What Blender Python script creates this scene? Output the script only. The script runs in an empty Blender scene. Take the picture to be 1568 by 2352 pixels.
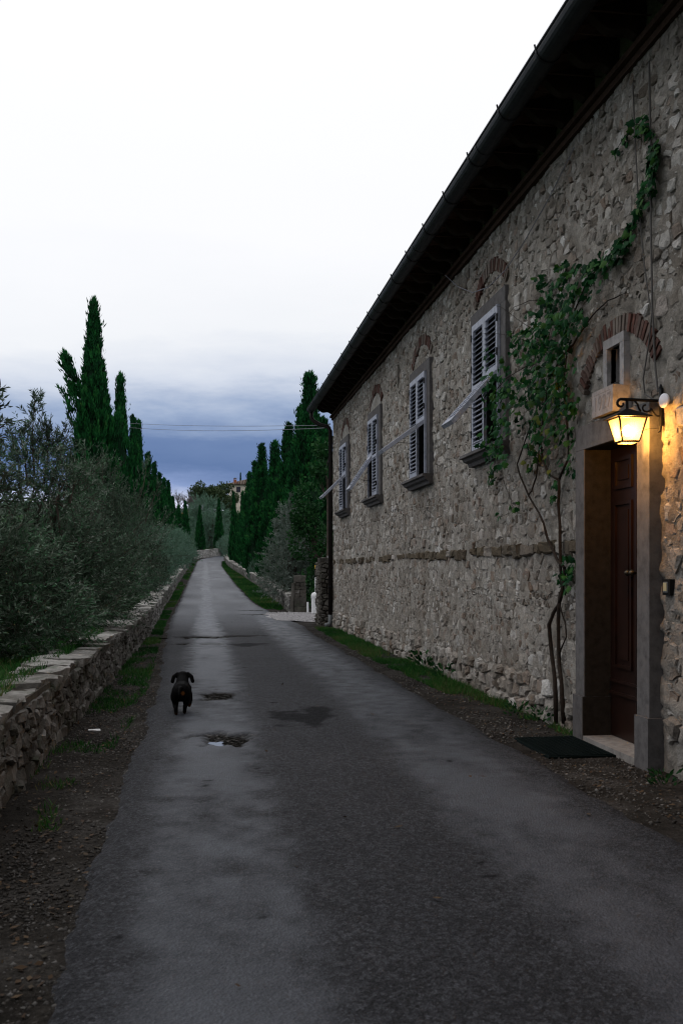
import bpy, math, random
import numpy as np
from mathutils import Vector, Matrix

R = random.Random(11)
rng = np.random.default_rng(11)
scene = bpy.context.scene
COL = scene.collection

# ------------------------------------------------------------------ camera
FPX = 2287.0                      # focal length in 1568-wide picture units (35 mm lens)
EYE = 1.4
TH = math.atan(314.0 / FPX)       # street axis is +Y, camera turned this far towards the house
CT, ST = math.cos(TH), math.sin(TH)
cam_d = bpy.data.cameras.new("camera")
cam = bpy.data.objects.new("camera", cam_d)
COL.objects.link(cam)
cam.location = (0, 0, EYE)
cam.rotation_euler = (math.radians(90), 0, -TH)
cam_d.lens = 35.0
cam_d.sensor_width = 36.0
cam_d.shift_y = 134.0 / 2352.0
cam_d.clip_start = 0.05
cam_d.clip_end = 4000
cam_d.dof.use_dof = True
cam_d.dof.focus_distance = 24.0
cam_d.dof.aperture_fstop = 6.3
scene.camera = cam

# ------------------------------------------------------------------ sky
SUN_EL, SUN_AZ = math.radians(52), math.radians(-62)   # azimuth from +Y, negative = over the olive side
world = bpy.data.worlds.new("World")
scene.world = world
world.use_nodes = True
wn, wl = world.node_tree.nodes, world.node_tree.links
wn.clear()
w_out = wn.new("ShaderNodeOutputWorld")
w_bg = wn.new("ShaderNodeBackground")
w_sky = wn.new("ShaderNodeTexSky")
w_sky.sky_type = 'NISHITA'
w_sky.sun_disc = False
w_sky.sun_elevation = SUN_EL
w_sky.sun_rotation = SUN_AZ
w_sm = wn.new("ShaderNodeVectorMath"); w_sm.operation = 'SCALE'; w_sm.inputs[3].default_value = 0.10
wl.new(w_sky.outputs[0], w_sm.inputs[0])
w_tc = wn.new("ShaderNodeTexCoord")
w_map = wn.new("ShaderNodeMapping"); w_map.inputs['Scale'].default_value = (2.2, 2.2, 9.0)
w_noise = wn.new("ShaderNodeTexNoise"); w_noise.inputs['Scale'].default_value = 1.3; w_noise.inputs['Detail'].default_value = 7.0; w_noise.inputs['Roughness'].default_value = 0.6
wl.new(w_tc.outputs['Generated'], w_map.inputs[0]); wl.new(w_map.outputs[0], w_noise.inputs[0])
w_sep = wn.new("ShaderNodeSeparateXYZ"); wl.new(w_tc.outputs['Generated'], w_sep.inputs[0])
w_ma = wn.new("ShaderNodeMath"); w_ma.operation = 'MULTIPLY_ADD'
w_ma.inputs[1].default_value = 0.12; w_ma.inputs[2].default_value = -0.06
wl.new(w_noise.outputs[0], w_ma.inputs[0])
w_add = wn.new("ShaderNodeMath"); w_add.operation = 'ADD'
wl.new(w_ma.outputs[0], w_add.inputs[0]); wl.new(w_sep.outputs[2], w_add.inputs[1])
w_ramp = wn.new("ShaderNodeValToRGB")
SKY_STOPS = [(0.0, (.85, .87, .95)), (.055, (.75, .80, .98)), (.082, (.24, .33, .60)), (.105, (.105, .18, .385)),
             (.132, (.14, .22, .43)), (.152, (.34, .43, .62)), (.178, (.70, .75, .855)), (.22, (.94, .955, .985)), (.31, (1.03, 1.03, 1.05)), (.6, (1.10, 1.10, 1.12))]
el = w_ramp.color_ramp.elements
el[0].position = SKY_STOPS[0][0]; el[0].color = (*SKY_STOPS[0][1], 1)
el[1].position = SKY_STOPS[-1][0]; el[1].color = (*SKY_STOPS[-1][1], 1)
for p_, c_ in SKY_STOPS[1:-1]:
    e_ = el.new(p_); e_.color = (*c_, 1)
wl.new(w_add.outputs[0], w_ramp.inputs[0])
w_mix = wn.new("ShaderNodeMix"); w_mix.data_type = 'RGBA'; w_mix.inputs[0].default_value = 0.93
wl.new(w_sm.outputs[0], w_mix.inputs[6]); wl.new(w_ramp.outputs[0], w_mix.inputs[7])
wl.new(w_mix.outputs[2], w_bg.inputs[0])
w_bg.inputs[1].default_value = 1.0
wl.new(w_bg.outputs[0], w_out.inputs[0])

sun_d = bpy.data.lights.new("sun", 'SUN')
sun = bpy.data.objects.new("sun", sun_d)
COL.objects.link(sun)
sun_d.energy = 0.45
sun_d.angle = math.radians(35)
sun_d.color = (1.0, 0.97, 0.93)
sdir = Vector((math.cos(SUN_EL) * math.sin(SUN_AZ), math.cos(SUN_EL) * math.cos(SUN_AZ), math.sin(SUN_EL)))
sun.rotation_euler = sdir.to_track_quat('Z', 'Y').to_euler()
sun.location = (-20, 10, 40)

scene.view_settings.view_transform = 'Standard'
scene.view_settings.look = 'None'
scene.view_settings.gamma = 1.0
scene.view_settings.exposure = 0.0
scene.view_settings.use_curve_mapping = False
scene.render.engine = 'CYCLES'
scene.cycles.use_denoising = True
scene.cycles.pixel_filter_type = 'BLACKMAN_HARRIS'
scene.cycles.filter_width = 1.15
scene.cycles.max_bounces = 6
scene.cycles.diffuse_bounces = 3
scene.cycles.transparent_max_bounces = 4

# ------------------------------------------------------------------ geometry helpers
def W(vx, vy, yc):
    """a point of the place seen at (vx, vy) of the 1568x2352 photograph, yc metres in front of the camera"""
    xc = (vx - 784.0) / FPX * yc
    return Vector((xc * CT + yc * ST, -xc * ST + yc * CT, EYE + (1310.0 - vy) / FPX * yc))

XW = 3.16                         # the house front
def FW(vx, vy, d=0.0):
    """a point d metres in front of the house wall"""
    X = XW - d
    yc = FPX / CT * X / (vx - 470.0)
    return Vector((X, (yc - ST * X) / CT, EYE + (1310.0 - vy) / FPX * yc))

def sstep(a, b, x):
    t = np.clip((np.asarray(x, float) - a) / (b - a), 0, 1)
    return t * t * (3 - 2 * t)

_perm = rng.permutation(512)
def _h(ix, iy):
    return (_perm[(ix + _perm[iy % 512]) % 512] / 511.0)
def noise2(x, y):
    x = np.asarray(x, float); y = np.asarray(y, float)
    x, y = np.broadcast_arrays(x, y)
    ix = np.floor(x).astype(int); iy = np.floor(y).astype(int)
    fx = x - ix; fy = y - iy
    fx = fx * fx * (3 - 2 * fx); fy = fy * fy * (3 - 2 * fy)
    a = _h(ix, iy); b = _h(ix + 1, iy); c = _h(ix, iy + 1); d = _h(ix + 1, iy + 1)
    return (a * (1 - fx) + b * fx) * (1 - fy) + (c * (1 - fx) + d * fx) * fy - 0.5
def fbm(x, y, o=3):
    s = 0; a = 1.0
    for i in range(o):
        s = s + a * noise2(np.asarray(x) * 2 ** i + 17 * i, np.asarray(y) * 2 ** i + 31 * i); a *= 0.5
    return s

def setp(o, label=None, cat=None, group=None, kind=None):
    if label: o["label"] = label
    if cat: o["category"] = cat
    if group: o["group"] = group
    if kind: o["kind"] = kind
    return o

def link(name, me, mat, parent=None, smooth=False):
    if mat is not None:
        me.materials.append(mat)
    if smooth and len(me.polygons):
        me.polygons.foreach_set("use_smooth", np.ones(len(me.polygons), bool))
    o = bpy.data.objects.new(name, me)
    COL.objects.link(o)
    if parent is not None:
        o.parent = parent
    return o

def fattr(me, name, vals, domain='FACE'):
    a = me.attributes.new(name, 'FLOAT', domain)
    a.data.foreach_set("value", np.asarray(vals, np.float32))

def fast(name, V, F, mat, parent=None, smooth=False, tone=None, pts=None):
    """many equal polygons from numpy arrays"""
    V = np.asarray(V, np.float32); F = np.asarray(F, np.int32)
    me = bpy.data.meshes.new(name)
    m, k = F.shape
    me.vertices.add(len(V)); me.vertices.foreach_set("co", V.ravel())
    me.loops.add(m * k); me.loops.foreach_set("vertex_index", F.ravel())
    me.polygons.add(m); me.polygons.foreach_set("loop_start", np.arange(0, m * k, k, dtype=np.int32))
    me.update(calc_edges=True)
    if tone is not None:
        fattr(me, "tone", tone)
    if pts:
        for n_, v_ in pts.items():
            fattr(me, n_, v_, 'POINT')
    return link(name, me, mat, parent, smooth)

class MB:
    """collects simple shapes into one mesh"""
    def __init__(s):
        s.V = []; s.F = []; s.T = []
    def add(s, V, F, t=0.5):
        n = len(s.V)
        s.V.extend([tuple(v) for v in V])
        s.F.extend([tuple(i + n for i in f) for f in F])
        s.T.extend([t] * len(F))
        return s
    def box(s, x0, x1, y0, y1, z0, z1, t=0.5, j=0.0):
        V = [(x, y, z) for z in (z0, z1) for y in (y0, y1) for x in (x0, x1)]
        if j:
            V = [tuple(c + R.uniform(-j, j) for c in v) for v in V]
        return s.add(V, [(0, 2, 3, 1), (4, 5, 7, 6), (0, 1, 5, 4), (2, 6, 7, 3), (0, 4, 6, 2), (1, 3, 7, 5)], t)
    def obox(s, c, ax, ay, az, t=0.5):
        """box about c with half axes ax, ay, az"""
        c, ax, ay, az = Vector(c), Vector(ax), Vector(ay), Vector(az)
        V = [c + ax * i + ay * j + az * k for k in (-1, 1) for j in (-1, 1) for i in (-1, 1)]
        return s.add(V, [(0, 2, 3, 1), (4, 5, 7, 6), (0, 1, 5, 4), (2, 6, 7, 3), (0, 4, 6, 2), (1, 3, 7, 5)], t)
    def tube(s, P, r, n=6, t=0.5, caps=True):
        P = [Vector(p) for p in P]
        if not hasattr(r, '__len__'):
            r = [r] * len(P)
        V = []; up = None
        for i, p in enumerate(P):
            d = (P[min(i + 1, len(P) - 1)] - P[max(i - 1, 0)])
            if d.length < 1e-9: d = Vector((0, 0, 1))
            d.normalize()
            if up is None:
                up = d.orthogonal().normalized()
            up = (up - d * up.dot(d))
            up = up.normalized() if up.length > 1e-6 else d.orthogonal().normalized()
            b = d.cross(up)
            for k in range(n):
                a = 2 * math.pi * k / n
                V.append(p + (up * math.cos(a) + b * math.sin(a)) * r[i])
        F = []
        for i in range(len(P) - 1):
            for k in range(n):
                F.append((i * n + k, i * n + (k + 1) % n, (i + 1) * n + (k + 1) % n, (i + 1) * n + k))
        if caps:
            F.append(tuple(range(n - 1, -1, -1))); F.append(tuple((len(P) - 1) * n + k for k in range(n)))
        return s.add(V, F, t)
    def lathe(s, prof, c=(0, 0, 0), n=16, t=0.5):
        c = Vector(c); V = []; F = []
        for (r, z) in prof:
            for k in range(n):
                a = 2 * math.pi * k / n
                V.append(c + Vector((r * math.cos(a), r * math.sin(a), z)))
        for i in range(len(prof) - 1):
            for k in range(n):
                F.append((i * n + k, i * n + (k + 1) % n, (i + 1) * n + (k + 1) % n, (i + 1) * n + k))
        F.append(tuple(range(n - 1, -1, -1))); F.append(tuple((len(prof) - 1) * n + k for k in range(n)))
        return s.add(V, F, t)
    def prism(s, poly, fn, d0, d1, t=0.5):
        """poly in 2-D, fn(u, v, d) -> 3-D, between depths d0 and d1"""
        n = len(poly)
        V = [fn(u, v, d0) for u, v in poly] + [fn(u, v, d1) for u, v in poly]
        F = [tuple(range(n - 1, -1, -1)), tuple(range(n, 2 * n))]
        F += [(i, (i + 1) % n, n + (i + 1) % n, n + i) for i in range(n)]
        return s.add(V, F, t)
    def ball(s, c, r, n=12, m=8, t=0.5):
        c = Vector(c); V = []; F = []
        for i in range(m + 1):
            p = math.pi * i / m
            for k in range(n):
                a = 2 * math.pi * k / n
                V.append((c.x + r[0] * math.sin(p) * math.cos(a), c.y + r[1] * math.sin(p) * math.sin(a), c.z + r[2] * math.cos(p)))
        for i in range(m):
            for k in range(n):
                F.append((i * n + k, (i + 1) * n + k, (i + 1) * n + (k + 1) % n, i * n + (k + 1) % n))
        return s.add(V, F, t)
    def mesh(s, name):
        me = bpy.data.meshes.new(name)
        me.from_pydata(s.V, [], s.F)
        fattr(me, "tone", s.T)
        return me
    def build(s, name, mat, parent=None, smooth=False):
        return link(name, s.mesh(name), mat, parent, smooth)

def empty(name, loc=(0, 0, 0), parent=None):
    o = bpy.data.objects.new(name, None)
    o.location = loc
    o.empty_display_size = 0.2
    COL.objects.link(o)
    if parent is not None: o.parent = parent
    return o

def copy_tree(o, loc=None, rotz=None, scale=None, parent=None):
    kids = list(o.children)
    c = o.copy(); COL.objects.link(c)
    if parent is not None: c.parent = parent
    if loc is not None: c.location = loc
    if rotz is not None: c.rotation_euler = (0, 0, rotz)
    if scale is not None: c.scale = scale
    for k in kids:
        copy_tree(k, parent=c)
    return c

# ------------------------------------------------------------------ materials
def nodes(name):
    m = bpy.data.materials.new(name); m.use_nodes = True
    nt = m.node_tree
    return m, nt, nt.nodes["Principled BSDF"]
def N(nt, t, **kw):
    n = nt.nodes.new(t)
    for k, v in kw.items():
        if k in n.inputs: n.inputs[k].default_value = v
        else: setattr(n, k, v)
    return n
def ramp(nt, src, stops, interp='LINEAR'):
    r = nt.nodes.new("ShaderNodeValToRGB")
    r.color_ramp.interpolation = interp
    e = r.color_ramp.elements
    e[0].position = stops[0][0]; e[0].color = (*stops[0][1], 1)
    e[1].position = stops[-1][0]; e[1].color = (*stops[-1][1], 1)
    for p, c in stops[1:-1]:
        x = e.new(p); x.color = (*c, 1)
    if src is not None: nt.links.new(src, r.inputs[0])
    return r.outputs[0]
def mixc(nt, fac, a, b, mode='MIX'):
    m = nt.nodes.new("ShaderNodeMix"); m.data_type = 'RGBA'; m.blend_type = mode
    for i, v in ((0, fac), (6, a), (7, b)):
        if hasattr(v, 'is_linked') or hasattr(v, 'links'): nt.links.new(v, m.inputs[i])
        else: m.inputs[i].default_value = v if i == 0 else (*v, 1)
    return m.outputs[2]
def math_(nt, op, a, b=None, c=None):
    m = nt.nodes.new("ShaderNodeMath"); m.operation = op
    for i, v in enumerate((a, b, c)):
        if v is None: continue
        if hasattr(v, 'links'): nt.links.new(v, m.inputs[i])
        else: m.inputs[i].default_value = v
    return m.outputs[0]
def pos(nt, scale=(1, 1, 1)):
    g = nt.nodes.new("ShaderNodeNewGeometry")
    mp = nt.nodes.new("ShaderNodeMapping"); mp.inputs['Scale'].default_value = scale
    nt.links.new(g.outputs['Position'], mp.inputs[0])
    return mp.outputs[0]
def noise(nt, vec, scale, detail=4, rough=0.6):
    n = nt.nodes.new("ShaderNodeTexNoise")
    n.inputs['Scale'].default_value = scale; n.inputs['Detail'].default_value = detail; n.inputs['Roughness'].default_value = rough
    nt.links.new(vec, n.inputs['Vector'])
    return n.outputs[0]
def voro(nt, vec, scale, out=0):
    n = nt.nodes.new("ShaderNodeTexVoronoi"); n.inputs['Scale'].default_value = scale
    nt.links.new(vec, n.inputs['Vector'])
    return n.outputs[out]
def attr(nt, name):
    a = nt.nodes.new("ShaderNodeAttribute"); a.attribute_name = name
    return a.outputs['Fac']
def bump(nt, b, h, strength=0.5, dist=0.02):
    n = nt.nodes.new("ShaderNodeBump")
    n.inputs['Distance'].default_value = dist
    if hasattr(strength, 'links'): nt.links.new(strength, n.inputs['Strength'])
    else: n.inputs['Strength'].default_value = strength
    nt.links.new(h, n.inputs['Height'])
    nt.links.new(n.outputs[0], b.inputs['Normal'])

def stone_mat(name, cols, stain=(.5, .45, .4), stain_amt=.5, scale=1.0, bs=0.8, bd=0.02, rough=0.9, moss=0.0):
    m, nt, b = nodes(name)
    p = pos(nt)
    base = ramp(nt, attr(nt, "tone"), [(i / (len(cols) - 1), c) for i, c in enumerate(cols)])
    n1 = noise(nt, p, 9 * scale, 5, .65)
    c1 = mixc(nt, .75, base, ramp(nt, n1, [(.25, (.45, .44, .43)), (.5, (1, 1, 1)), (.8, (1.45, 1.42, 1.38))]), 'MULTIPLY')
    n2 = noise(nt, p, 0.9 * scale, 4, .6)
    c2 = mixc(nt, math_(nt, 'MULTIPLY', ramp(nt, n2, [(.42, (0, 0, 0)), (.68, (1, 1, 1))]), stain_amt), c1, mixc(nt, 1.0, c1, stain, 'MULTIPLY'))
    if moss:
        n4 = noise(nt, p, 3.5, 5, .7)
        c2 = mixc(nt, math_(nt, 'MULTIPLY', ramp(nt, n4, [(.52, (0, 0, 0)), (.66, (1, 1, 1))]), moss), c2, (.03, .055, .018))
    nt.links.new(c2, b.inputs['Base Color'])
    n3 = noise(nt, p, 42 * scale, 6, .7)
    n5 = noise(nt, p, 11 * scale, 3, .6)
    hgt = math_(nt, 'ADD', math_(nt, 'MULTIPLY', n3, .8), math_(nt, 'MULTIPLY', n5, .6))
    bump(nt, b, hgt, bs, bd)
    b.inputs['Roughness'].default_value = rough
    b.inputs['IOR'].default_value = 1.14
    return m

def plain(name, col, rough=.6, metal=0.0, nscale=0, namt=.3, bs=0.0, bscale=40, spec=.12):
    m, nt, b = nodes(name)
    b.inputs['Roughness'].default_value = rough; b.inputs['Metallic'].default_value = metal
    b.inputs['Specular IOR Level'].default_value = spec
    if spec == .12 and metal == 0: b.inputs['IOR'].default_value = 1.14; b.inputs['Specular IOR Level'].default_value = .5
    if nscale:
        p = pos(nt)
        c = mixc(nt, namt, col, ramp(nt, noise(nt, p, nscale, 5, .65), [(.3, (.3, .3, .3)), (.5, (1, 1, 1)), (.75, (1.5, 1.5, 1.5))]), 'MULTIPLY')
        nt.links.new(c, b.inputs['Base Color'])
        if bs: bump(nt, b, noise(nt, p, bscale, 5, .7), bs, .01)
    else:
        b.inputs['Base Color'].default_value = (*col, 1)
    return m

def leaf_mat(name, cols, rough=.5, trans=.25, spec=.35):
    m, nt, b = nodes(name)
    c = ramp(nt, attr(nt, "tone"), [(i / (len(cols) - 1), k) for i, k in enumerate(cols)])
    nt.links.new(c, b.inputs['Base Color'])
    b.inputs['Roughness'].default_value = rough
    b.inputs['Specular IOR Level'].default_value = .5; b.inputs['IOR'].default_value = 1.1 + spec
    if trans:
        tr = nt.nodes.new("ShaderNodeBsdfTranslucent"); nt.links.new(c, tr.inputs[0])
        ms = nt.nodes.new("ShaderNodeMixShader"); ms.inputs[0].default_value = trans
        out = nt.nodes["Material Output"]
        nt.links.new(b.outputs[0], ms.inputs[1]); nt.links.new(tr.outputs[0], ms.inputs[2]); nt.links.new(ms.outputs[0], out.inputs[0])
    return m

M = {}
M['rubble'] = stone_mat("rubble_stone", [(.19, .165, .138), (.34, .32, .293), (.48, .462, .435), (.22, .20, .175), (.60, .588, .566), (.26, .207, .17), (.37, .345, .312), (.48, .455, .42)], (.50, .43, .37), .75, 1.5, 1.0, .03)
M['mortar'] = stone_mat("lime_mortar", [(.29, .268, .238), (.40, .376, .34)], (.46, .415, .37), .75, 1.7, 1.0, .035)
M['drystone'] = stone_mat("dry_stone", [(.11, .107, .10), (.22, .216, .206), (.15, .144, .134), (.31, .305, .295), (.18, .175, .166)], (.36, .34, .31), .85, 1.6, 1.0, .025, moss=.5)
M['capstone'] = stone_mat("cap_stone", [(.30, .29, .272), (.46, .45, .432), (.37, .358, .34)], (.30, .288, .265), .85, 2.4, 1.0, .03, moss=.7)
M['darkstone'] = stone_mat("weathered_pillar_stone", [(.085, .08, .072), (.13, .122, .11), (.11, .098, .085), (.20, .19, .178)], (.40, .38, .34), .7, 1.5, .9, .02, moss=.3)
M['brown'] = stone_mat("brown_course_stone", [(.09, .072, .052), (.125, .105, .078), (.075, .063, .05)], (.6, .5, .4), .5, 1.5, .8, .02)
M['serena'] = stone_mat("grey_sandstone", [(.105, .10, .102), (.125, .12, .12)], (.7, .66, .62), .5, 1.5, .35, .006, .85)
M['plaque'] = stone_mat("pale_plaque_stone", [(.26, .25, .25), (.30, .285, .285)], (.8, .77, .74), .4, 1.5, .3, .005, .85)
M['brick'] = stone_mat("old_brick", [(.085, .048, .041), (.115, .058, .048), (.11, .082, .072), (.18, .155, .136), (.10, .060, .051)], (.6, .55, .5), .5, 2.0, .6, .01)
M['plaster'] = stone_mat("pale_plaster", [(.25, .24, .222), (.29, .278, .258)], (.75, .70, .65), .5, 1.5, .4, .01)
M['concrete'] = stone_mat("threshold_stone", [(.22, .21, .20), (.26, .245, .235)], (.6, .57, .54), .6, 2.0, .4, .01)
M['carve_shade'] = plain("groove_shade", (.20, .19, .19), .95)  # flat darker tone standing in for the shade inside carved strokes
M['shutter'] = plain("grey_shutter_paint", (.33, .35, .415), .5, 0, 18, .5, spec=.25)
M['dark'] = plain("dark_room", (.012, .012, .013), .9)
M['glass'] = plain("window_glass", (.015, .017, .02), .12, spec=.5)
M['copper'] = plain("dark_gutter_metal", (.026, .028, .03), .5, .35, 12, .5)
M['pipe'] = plain("dark_pipe_metal", (.022, .018, .017), .55, .2, 10, .4)
M['zinc'] = plain("grey_pipe_shoe", (.14, .15, .155), .6, .2, 15, .3)
M['iron'] = plain("wrought_iron", (.012, .012, .013), .5, .3)
M['timber'] = plain("dark_eave_timber", (.030, .021, .016), .85, 0, 8, .6, .4, 30)
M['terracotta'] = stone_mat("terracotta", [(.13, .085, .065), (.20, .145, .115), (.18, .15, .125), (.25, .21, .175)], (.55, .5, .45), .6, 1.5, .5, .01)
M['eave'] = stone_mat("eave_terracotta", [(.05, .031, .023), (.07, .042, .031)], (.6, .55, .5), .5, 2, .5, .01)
M['door'] = plain("dark_brown_door_paint", (.017, .0075, .0055), .35, 0, 6, .5, spec=.22)
M['brass'] = plain("dull_brass", (.06, .05, .035), .4, .9)
M['rubber'] = plain("dark_green_mat", (.004, .0085, .0085), .85, 0, 60, .6, .6, 120)
M['white'] = plain("white_paint", (.72, .73, .74), .45, 0, 9, .12)
M['disc'] = plain("white_disc", (.75, .75, .80), .5)
M['yellow'] = plain("amber_beacon", (.75, .42, .02), .35)
M['black'] = plain("black_plastic", (.012, .012, .012), .5)
M['cream'] = plain("cream_bell_plate", (.40, .36, .22), .4)
M['wire'] = plain("cable_grey", (.10, .095, .09), .7)
M['palewire'] = plain("overhead_wire", (.22, .22, .25), .6)
M['bark'] = plain("bark", (.075, .062, .052), .9, 0, 14, .6, .7, 40)
M['vinewood'] = plain("vine_bark", (.030, .024, .020), .9, 0, 20, .5, .6, 50)
M['greybark'] = plain("bare_twig_bark", (.10, .085, .085), .9)
M['earth'] = plain("dark_soil", (.025, .021, .017), .95, 0, 8, .5)
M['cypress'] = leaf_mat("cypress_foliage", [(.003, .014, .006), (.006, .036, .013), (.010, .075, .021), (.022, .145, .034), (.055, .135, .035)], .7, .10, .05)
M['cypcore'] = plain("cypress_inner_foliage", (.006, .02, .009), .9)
M['olive'] = leaf_mat("olive_leaves", [(.016, .029, .017), (.044, .074, .047), (.095, .130, .095), (.036, .125, .052), (.26, .30, .255)], .6, .15, .10)
M['olivepale'] = leaf_mat("pale_olive_leaves", [(.065, .095, .07), (.115, .155, .125), (.165, .205, .175), (.24, .28, .245)], .6, .2, .08)
M['oliveteal'] = leaf_mat("olive_leaves_green", [(.05, .095, .065), (.085, .16, .11), (.12, .22, .15), (.10, .17, .13), (.18, .27, .21)], .6, .2, .08)
M['vine'] = leaf_mat("vine_leaves", [(.006, .034, .013), (.010, .060, .019), (.017, .088, .024), (.042, .11, .02), (.010, .078, .035), (.13, .14, .02)], .6, .25, .08)
M['oak'] = leaf_mat("oak_leaves", [(.015, .032, .015), (.028, .052, .02), (.045, .075, .028), (.06, .085, .03)], .6, .15, .2)
M['shrub'] = leaf_mat("shrub_leaves", [(.006, .024, .009), (.011, .045, .014), (.02, .075, .02), (.038, .10, .035)], .6, .2, .06)
M['autumn'] = leaf_mat("autumn_leaves", [(.12, .10, .025), (.22, .15, .04), (.28, .17, .06), (.10, .12, .03)], .6, .25, .2)
M['dry'] = leaf_mat("dry_pinkish_leaves", [(.20, .13, .10), (.32, .23, .19)], .7, .1, .2)
M['grass'] = leaf_mat("grass_blades", [(.008, .035, .009), (.014, .07, .014), (.026, .11, .02), (.05, .12, .028), (.11, .10, .045)], .6, .25, .05)
M['litter'] = leaf_mat("fallen_leaves", [(.03, .018, .012), (.06, .036, .02), (.09, .058, .032), (.03, .026, .018)], .8, .05, .2)
M['gravel'] = stone_mat("gravel_stones", [(.035, .033, .032), (.075, .072, .07), (.05, .045, .04), (.17, .165, .16)], (.6, .58, .55), .5, 2, .4, .005)
M['palegravel'] = stone_mat("pale_gravel_stones", [(.28, .275, .285), (.42, .41, .42), (.35, .34, .345)], (.8, .78, .76), .4, 2, .4, .005)
# ------------------------------------------------------------------ terrain and road
_ZY = [-50, 30, 36, 44, 52, 63, 75, 88, 101, 110, 118, 125, 150, 180, 220, 260, 400, 700, 1500]
_ZZ = [0, 0, .04, .2, .45, .75, 1.1, 1.45, 1.9, 2.45, 3.0, 3.9, 6.6, 9.6, 13.4, 15, 18, 20, 20]
def zroad(y):
    y = np.asarray(y, float)
    s = sum(np.interp(y + d, _ZY, _ZZ) for d in (-5, -2.5, 0, 2.5, 5)) / 5
    return s + .035 * np.exp(-((y - 36) / 3.0) ** 2) + .03 * np.exp(-((y - 50) / 2.5) ** 2)
def pl(y, ys, xs):
    return np.interp(y, ys, xs)
def road_l(y): return pl(y, [0, 6, 12, 19, 27, 36, 60, 100, 108, 113, 117, 121], [-.56, -.56, -.60, -.80, -.98, -1.06, -1.05, -.95, -.85, -.4, 1.0, 5.5])
def road_r(y): return pl(y, [0, 8, 22, 26, 30, 36, 55, 100, 108, 112, 114], [2.5, 2.45, 2.42, 2.5, 2.3, 2.0, 1.80, 1.72, 1.9, 4.0, 9.0])
def wall_l(y): return pl(y, [0, 22, 37, 60, 100, 112], [-1.17, -1.19, -1.45, -1.52, -1.5, -1.35])
def wall_r(y): return pl(y, [31, 32, 44, 55, 75, 100, 112, 117], [2.72, 2.72, 2.9, 2.9, 2.65, 2.25, 2.15, 2.9])
def gz(x, y):
    z = zroad(y)
    left = sstep(.10, .30, wall_l(y) - x) * .45 * (1 - sstep(108, 114, y))
    z = z + left + (-.02 * np.clip(-x - 6, 0, 60) * (1 - sstep(110, 160, y)))
    return z

xs = np.unique(np.concatenate([np.arange(-8, 8.01, .2), np.arange(-2, -1, .05), -np.geomspace(8, 900, 24), np.geomspace(8, 900, 24)]))
ys = np.unique(np.concatenate([np.arange(-6, 40, .4), np.arange(40, 130, 1.5), np.geomspace(130, 1500, 40), -np.geomspace(6, 400, 10)]))
gx, gy = np.meshgrid(xs, ys)
gzz = gz(gx, gy) + .012 * fbm(gx * 3, gy * 3, 2) * (np.abs(gx) < 8) + .5 * noise2(gx * .03, gy * .03) * sstep(10, 60, np.abs(gx))
nx, ny = len(xs), len(ys)
ii = np.arange(nx * ny).reshape(ny, nx)
GF = np.stack([ii[:-1, :-1], ii[:-1, 1:], ii[1:, 1:], ii[1:, :-1]], -1).reshape(-1, 4)
gv = np.stack([gx, gy, gzz], -1).reshape(-1, 3)
meadow = np.clip(sstep(4.2, 6, gv[:, 0]) + sstep(.3, .8, wall_l(gv[:, 1]) - gv[:, 0]) + sstep(120, 126, gv[:, 1]), 0, 1)

m, nt, b = nodes("verge_ground")
p = pos(nt)
n_a = noise(nt, p, 2.2, 5, .65); n_b = noise(nt, p, 26, 5, .7); n_c = noise(nt, p, .25, 4, .6)
vv = math_(nt, 'MULTIPLY', voro(nt, p, 70, 1), 1.0)
soil = ramp(nt, n_a, [(.30, (.014, .0125, .011)), (.5, (.030, .027, .024)), (.7, (.06, .056, .053))])
soil = mixc(nt, .7, soil, ramp(nt, n_b, [(.3, (.4, .4, .4)), (.55, (1, 1, 1)), (.8, (1.8, 1.75, 1.7))]), 'MULTIPLY')
soil = mixc(nt, .35, soil, vv, 'SOFT_LIGHT')
green = ramp(nt, n_a, [(.3, (.012, .030, .010)), (.5, (.018, .055, .014)), (.75, (.035, .07, .022))])
nt.links.new(mixc(nt, attr(nt, "meadow"), soil, green), b.inputs['Base Color'])
b.inputs['Roughness'].default_value = .95
b.inputs['IOR'].default_value = 1.12
bump(nt, b, math_(nt, 'ADD', n_b, math_(nt, 'MULTIPLY', noise(nt, p, 110, 3, .6), .4)), .9, .02)
M['ground'] = m
setp(fast("ground", gv, GF, M['ground'], smooth=True, pts={"meadow": meadow}), kind="structure")

# road surface: worn chip-seal with polished wheel tracks, potholes and patches
m, nt, b = nodes("worn_asphalt")
p = pos(nt)
trk = attr(nt, "track"); pot = attr(nt, "pot"); stn = attr(nt, "stain")
fine = noise(nt, p, 130, 4, .75); mid = noise(nt, p, 24, 4, .7); big = noise(nt, p, .8, 4, .6)
chips = ramp(nt, math_(nt, 'MULTIPLY', voro(nt, p, 62, 1), 1.0), [(.2, (.15, .15, .15)), (.5, (.45, .45, .45)), (.85, (1, .99, .98))])
rough_c = ramp(nt, fine, [(.30, (.012, .012, .013)), (.5, (.027, .029, .035)), (.72, (.086, .090, .102))])
rough_c = mixc(nt, .8, rough_c, chips, 'MULTIPLY')
rough_c = mixc(nt, 1.0, rough_c, (1.7, 1.68, 1.66), 'MULTIPLY')
smooth_c = ramp(nt, fine, [(.3, (.033, .040, .055)), (.5, (.048, .057, .078)), (.75, (.080, .092, .118))])
c = mixc(nt, trk, rough_c, smooth_c)
c = mixc(nt, .55, c, ramp(nt, mid, [(.3, (.55, .55, .56)), (.5, (1, 1, 1)), (.75, (1.35, 1.33, 1.30))]), 'MULTIPLY')
c = mixc(nt, .5, c, ramp(nt, big, [(.3, (.7, .7, .72)), (.7, (1.3, 1.28, 1.25))]), 'MULTIPLY')
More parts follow.
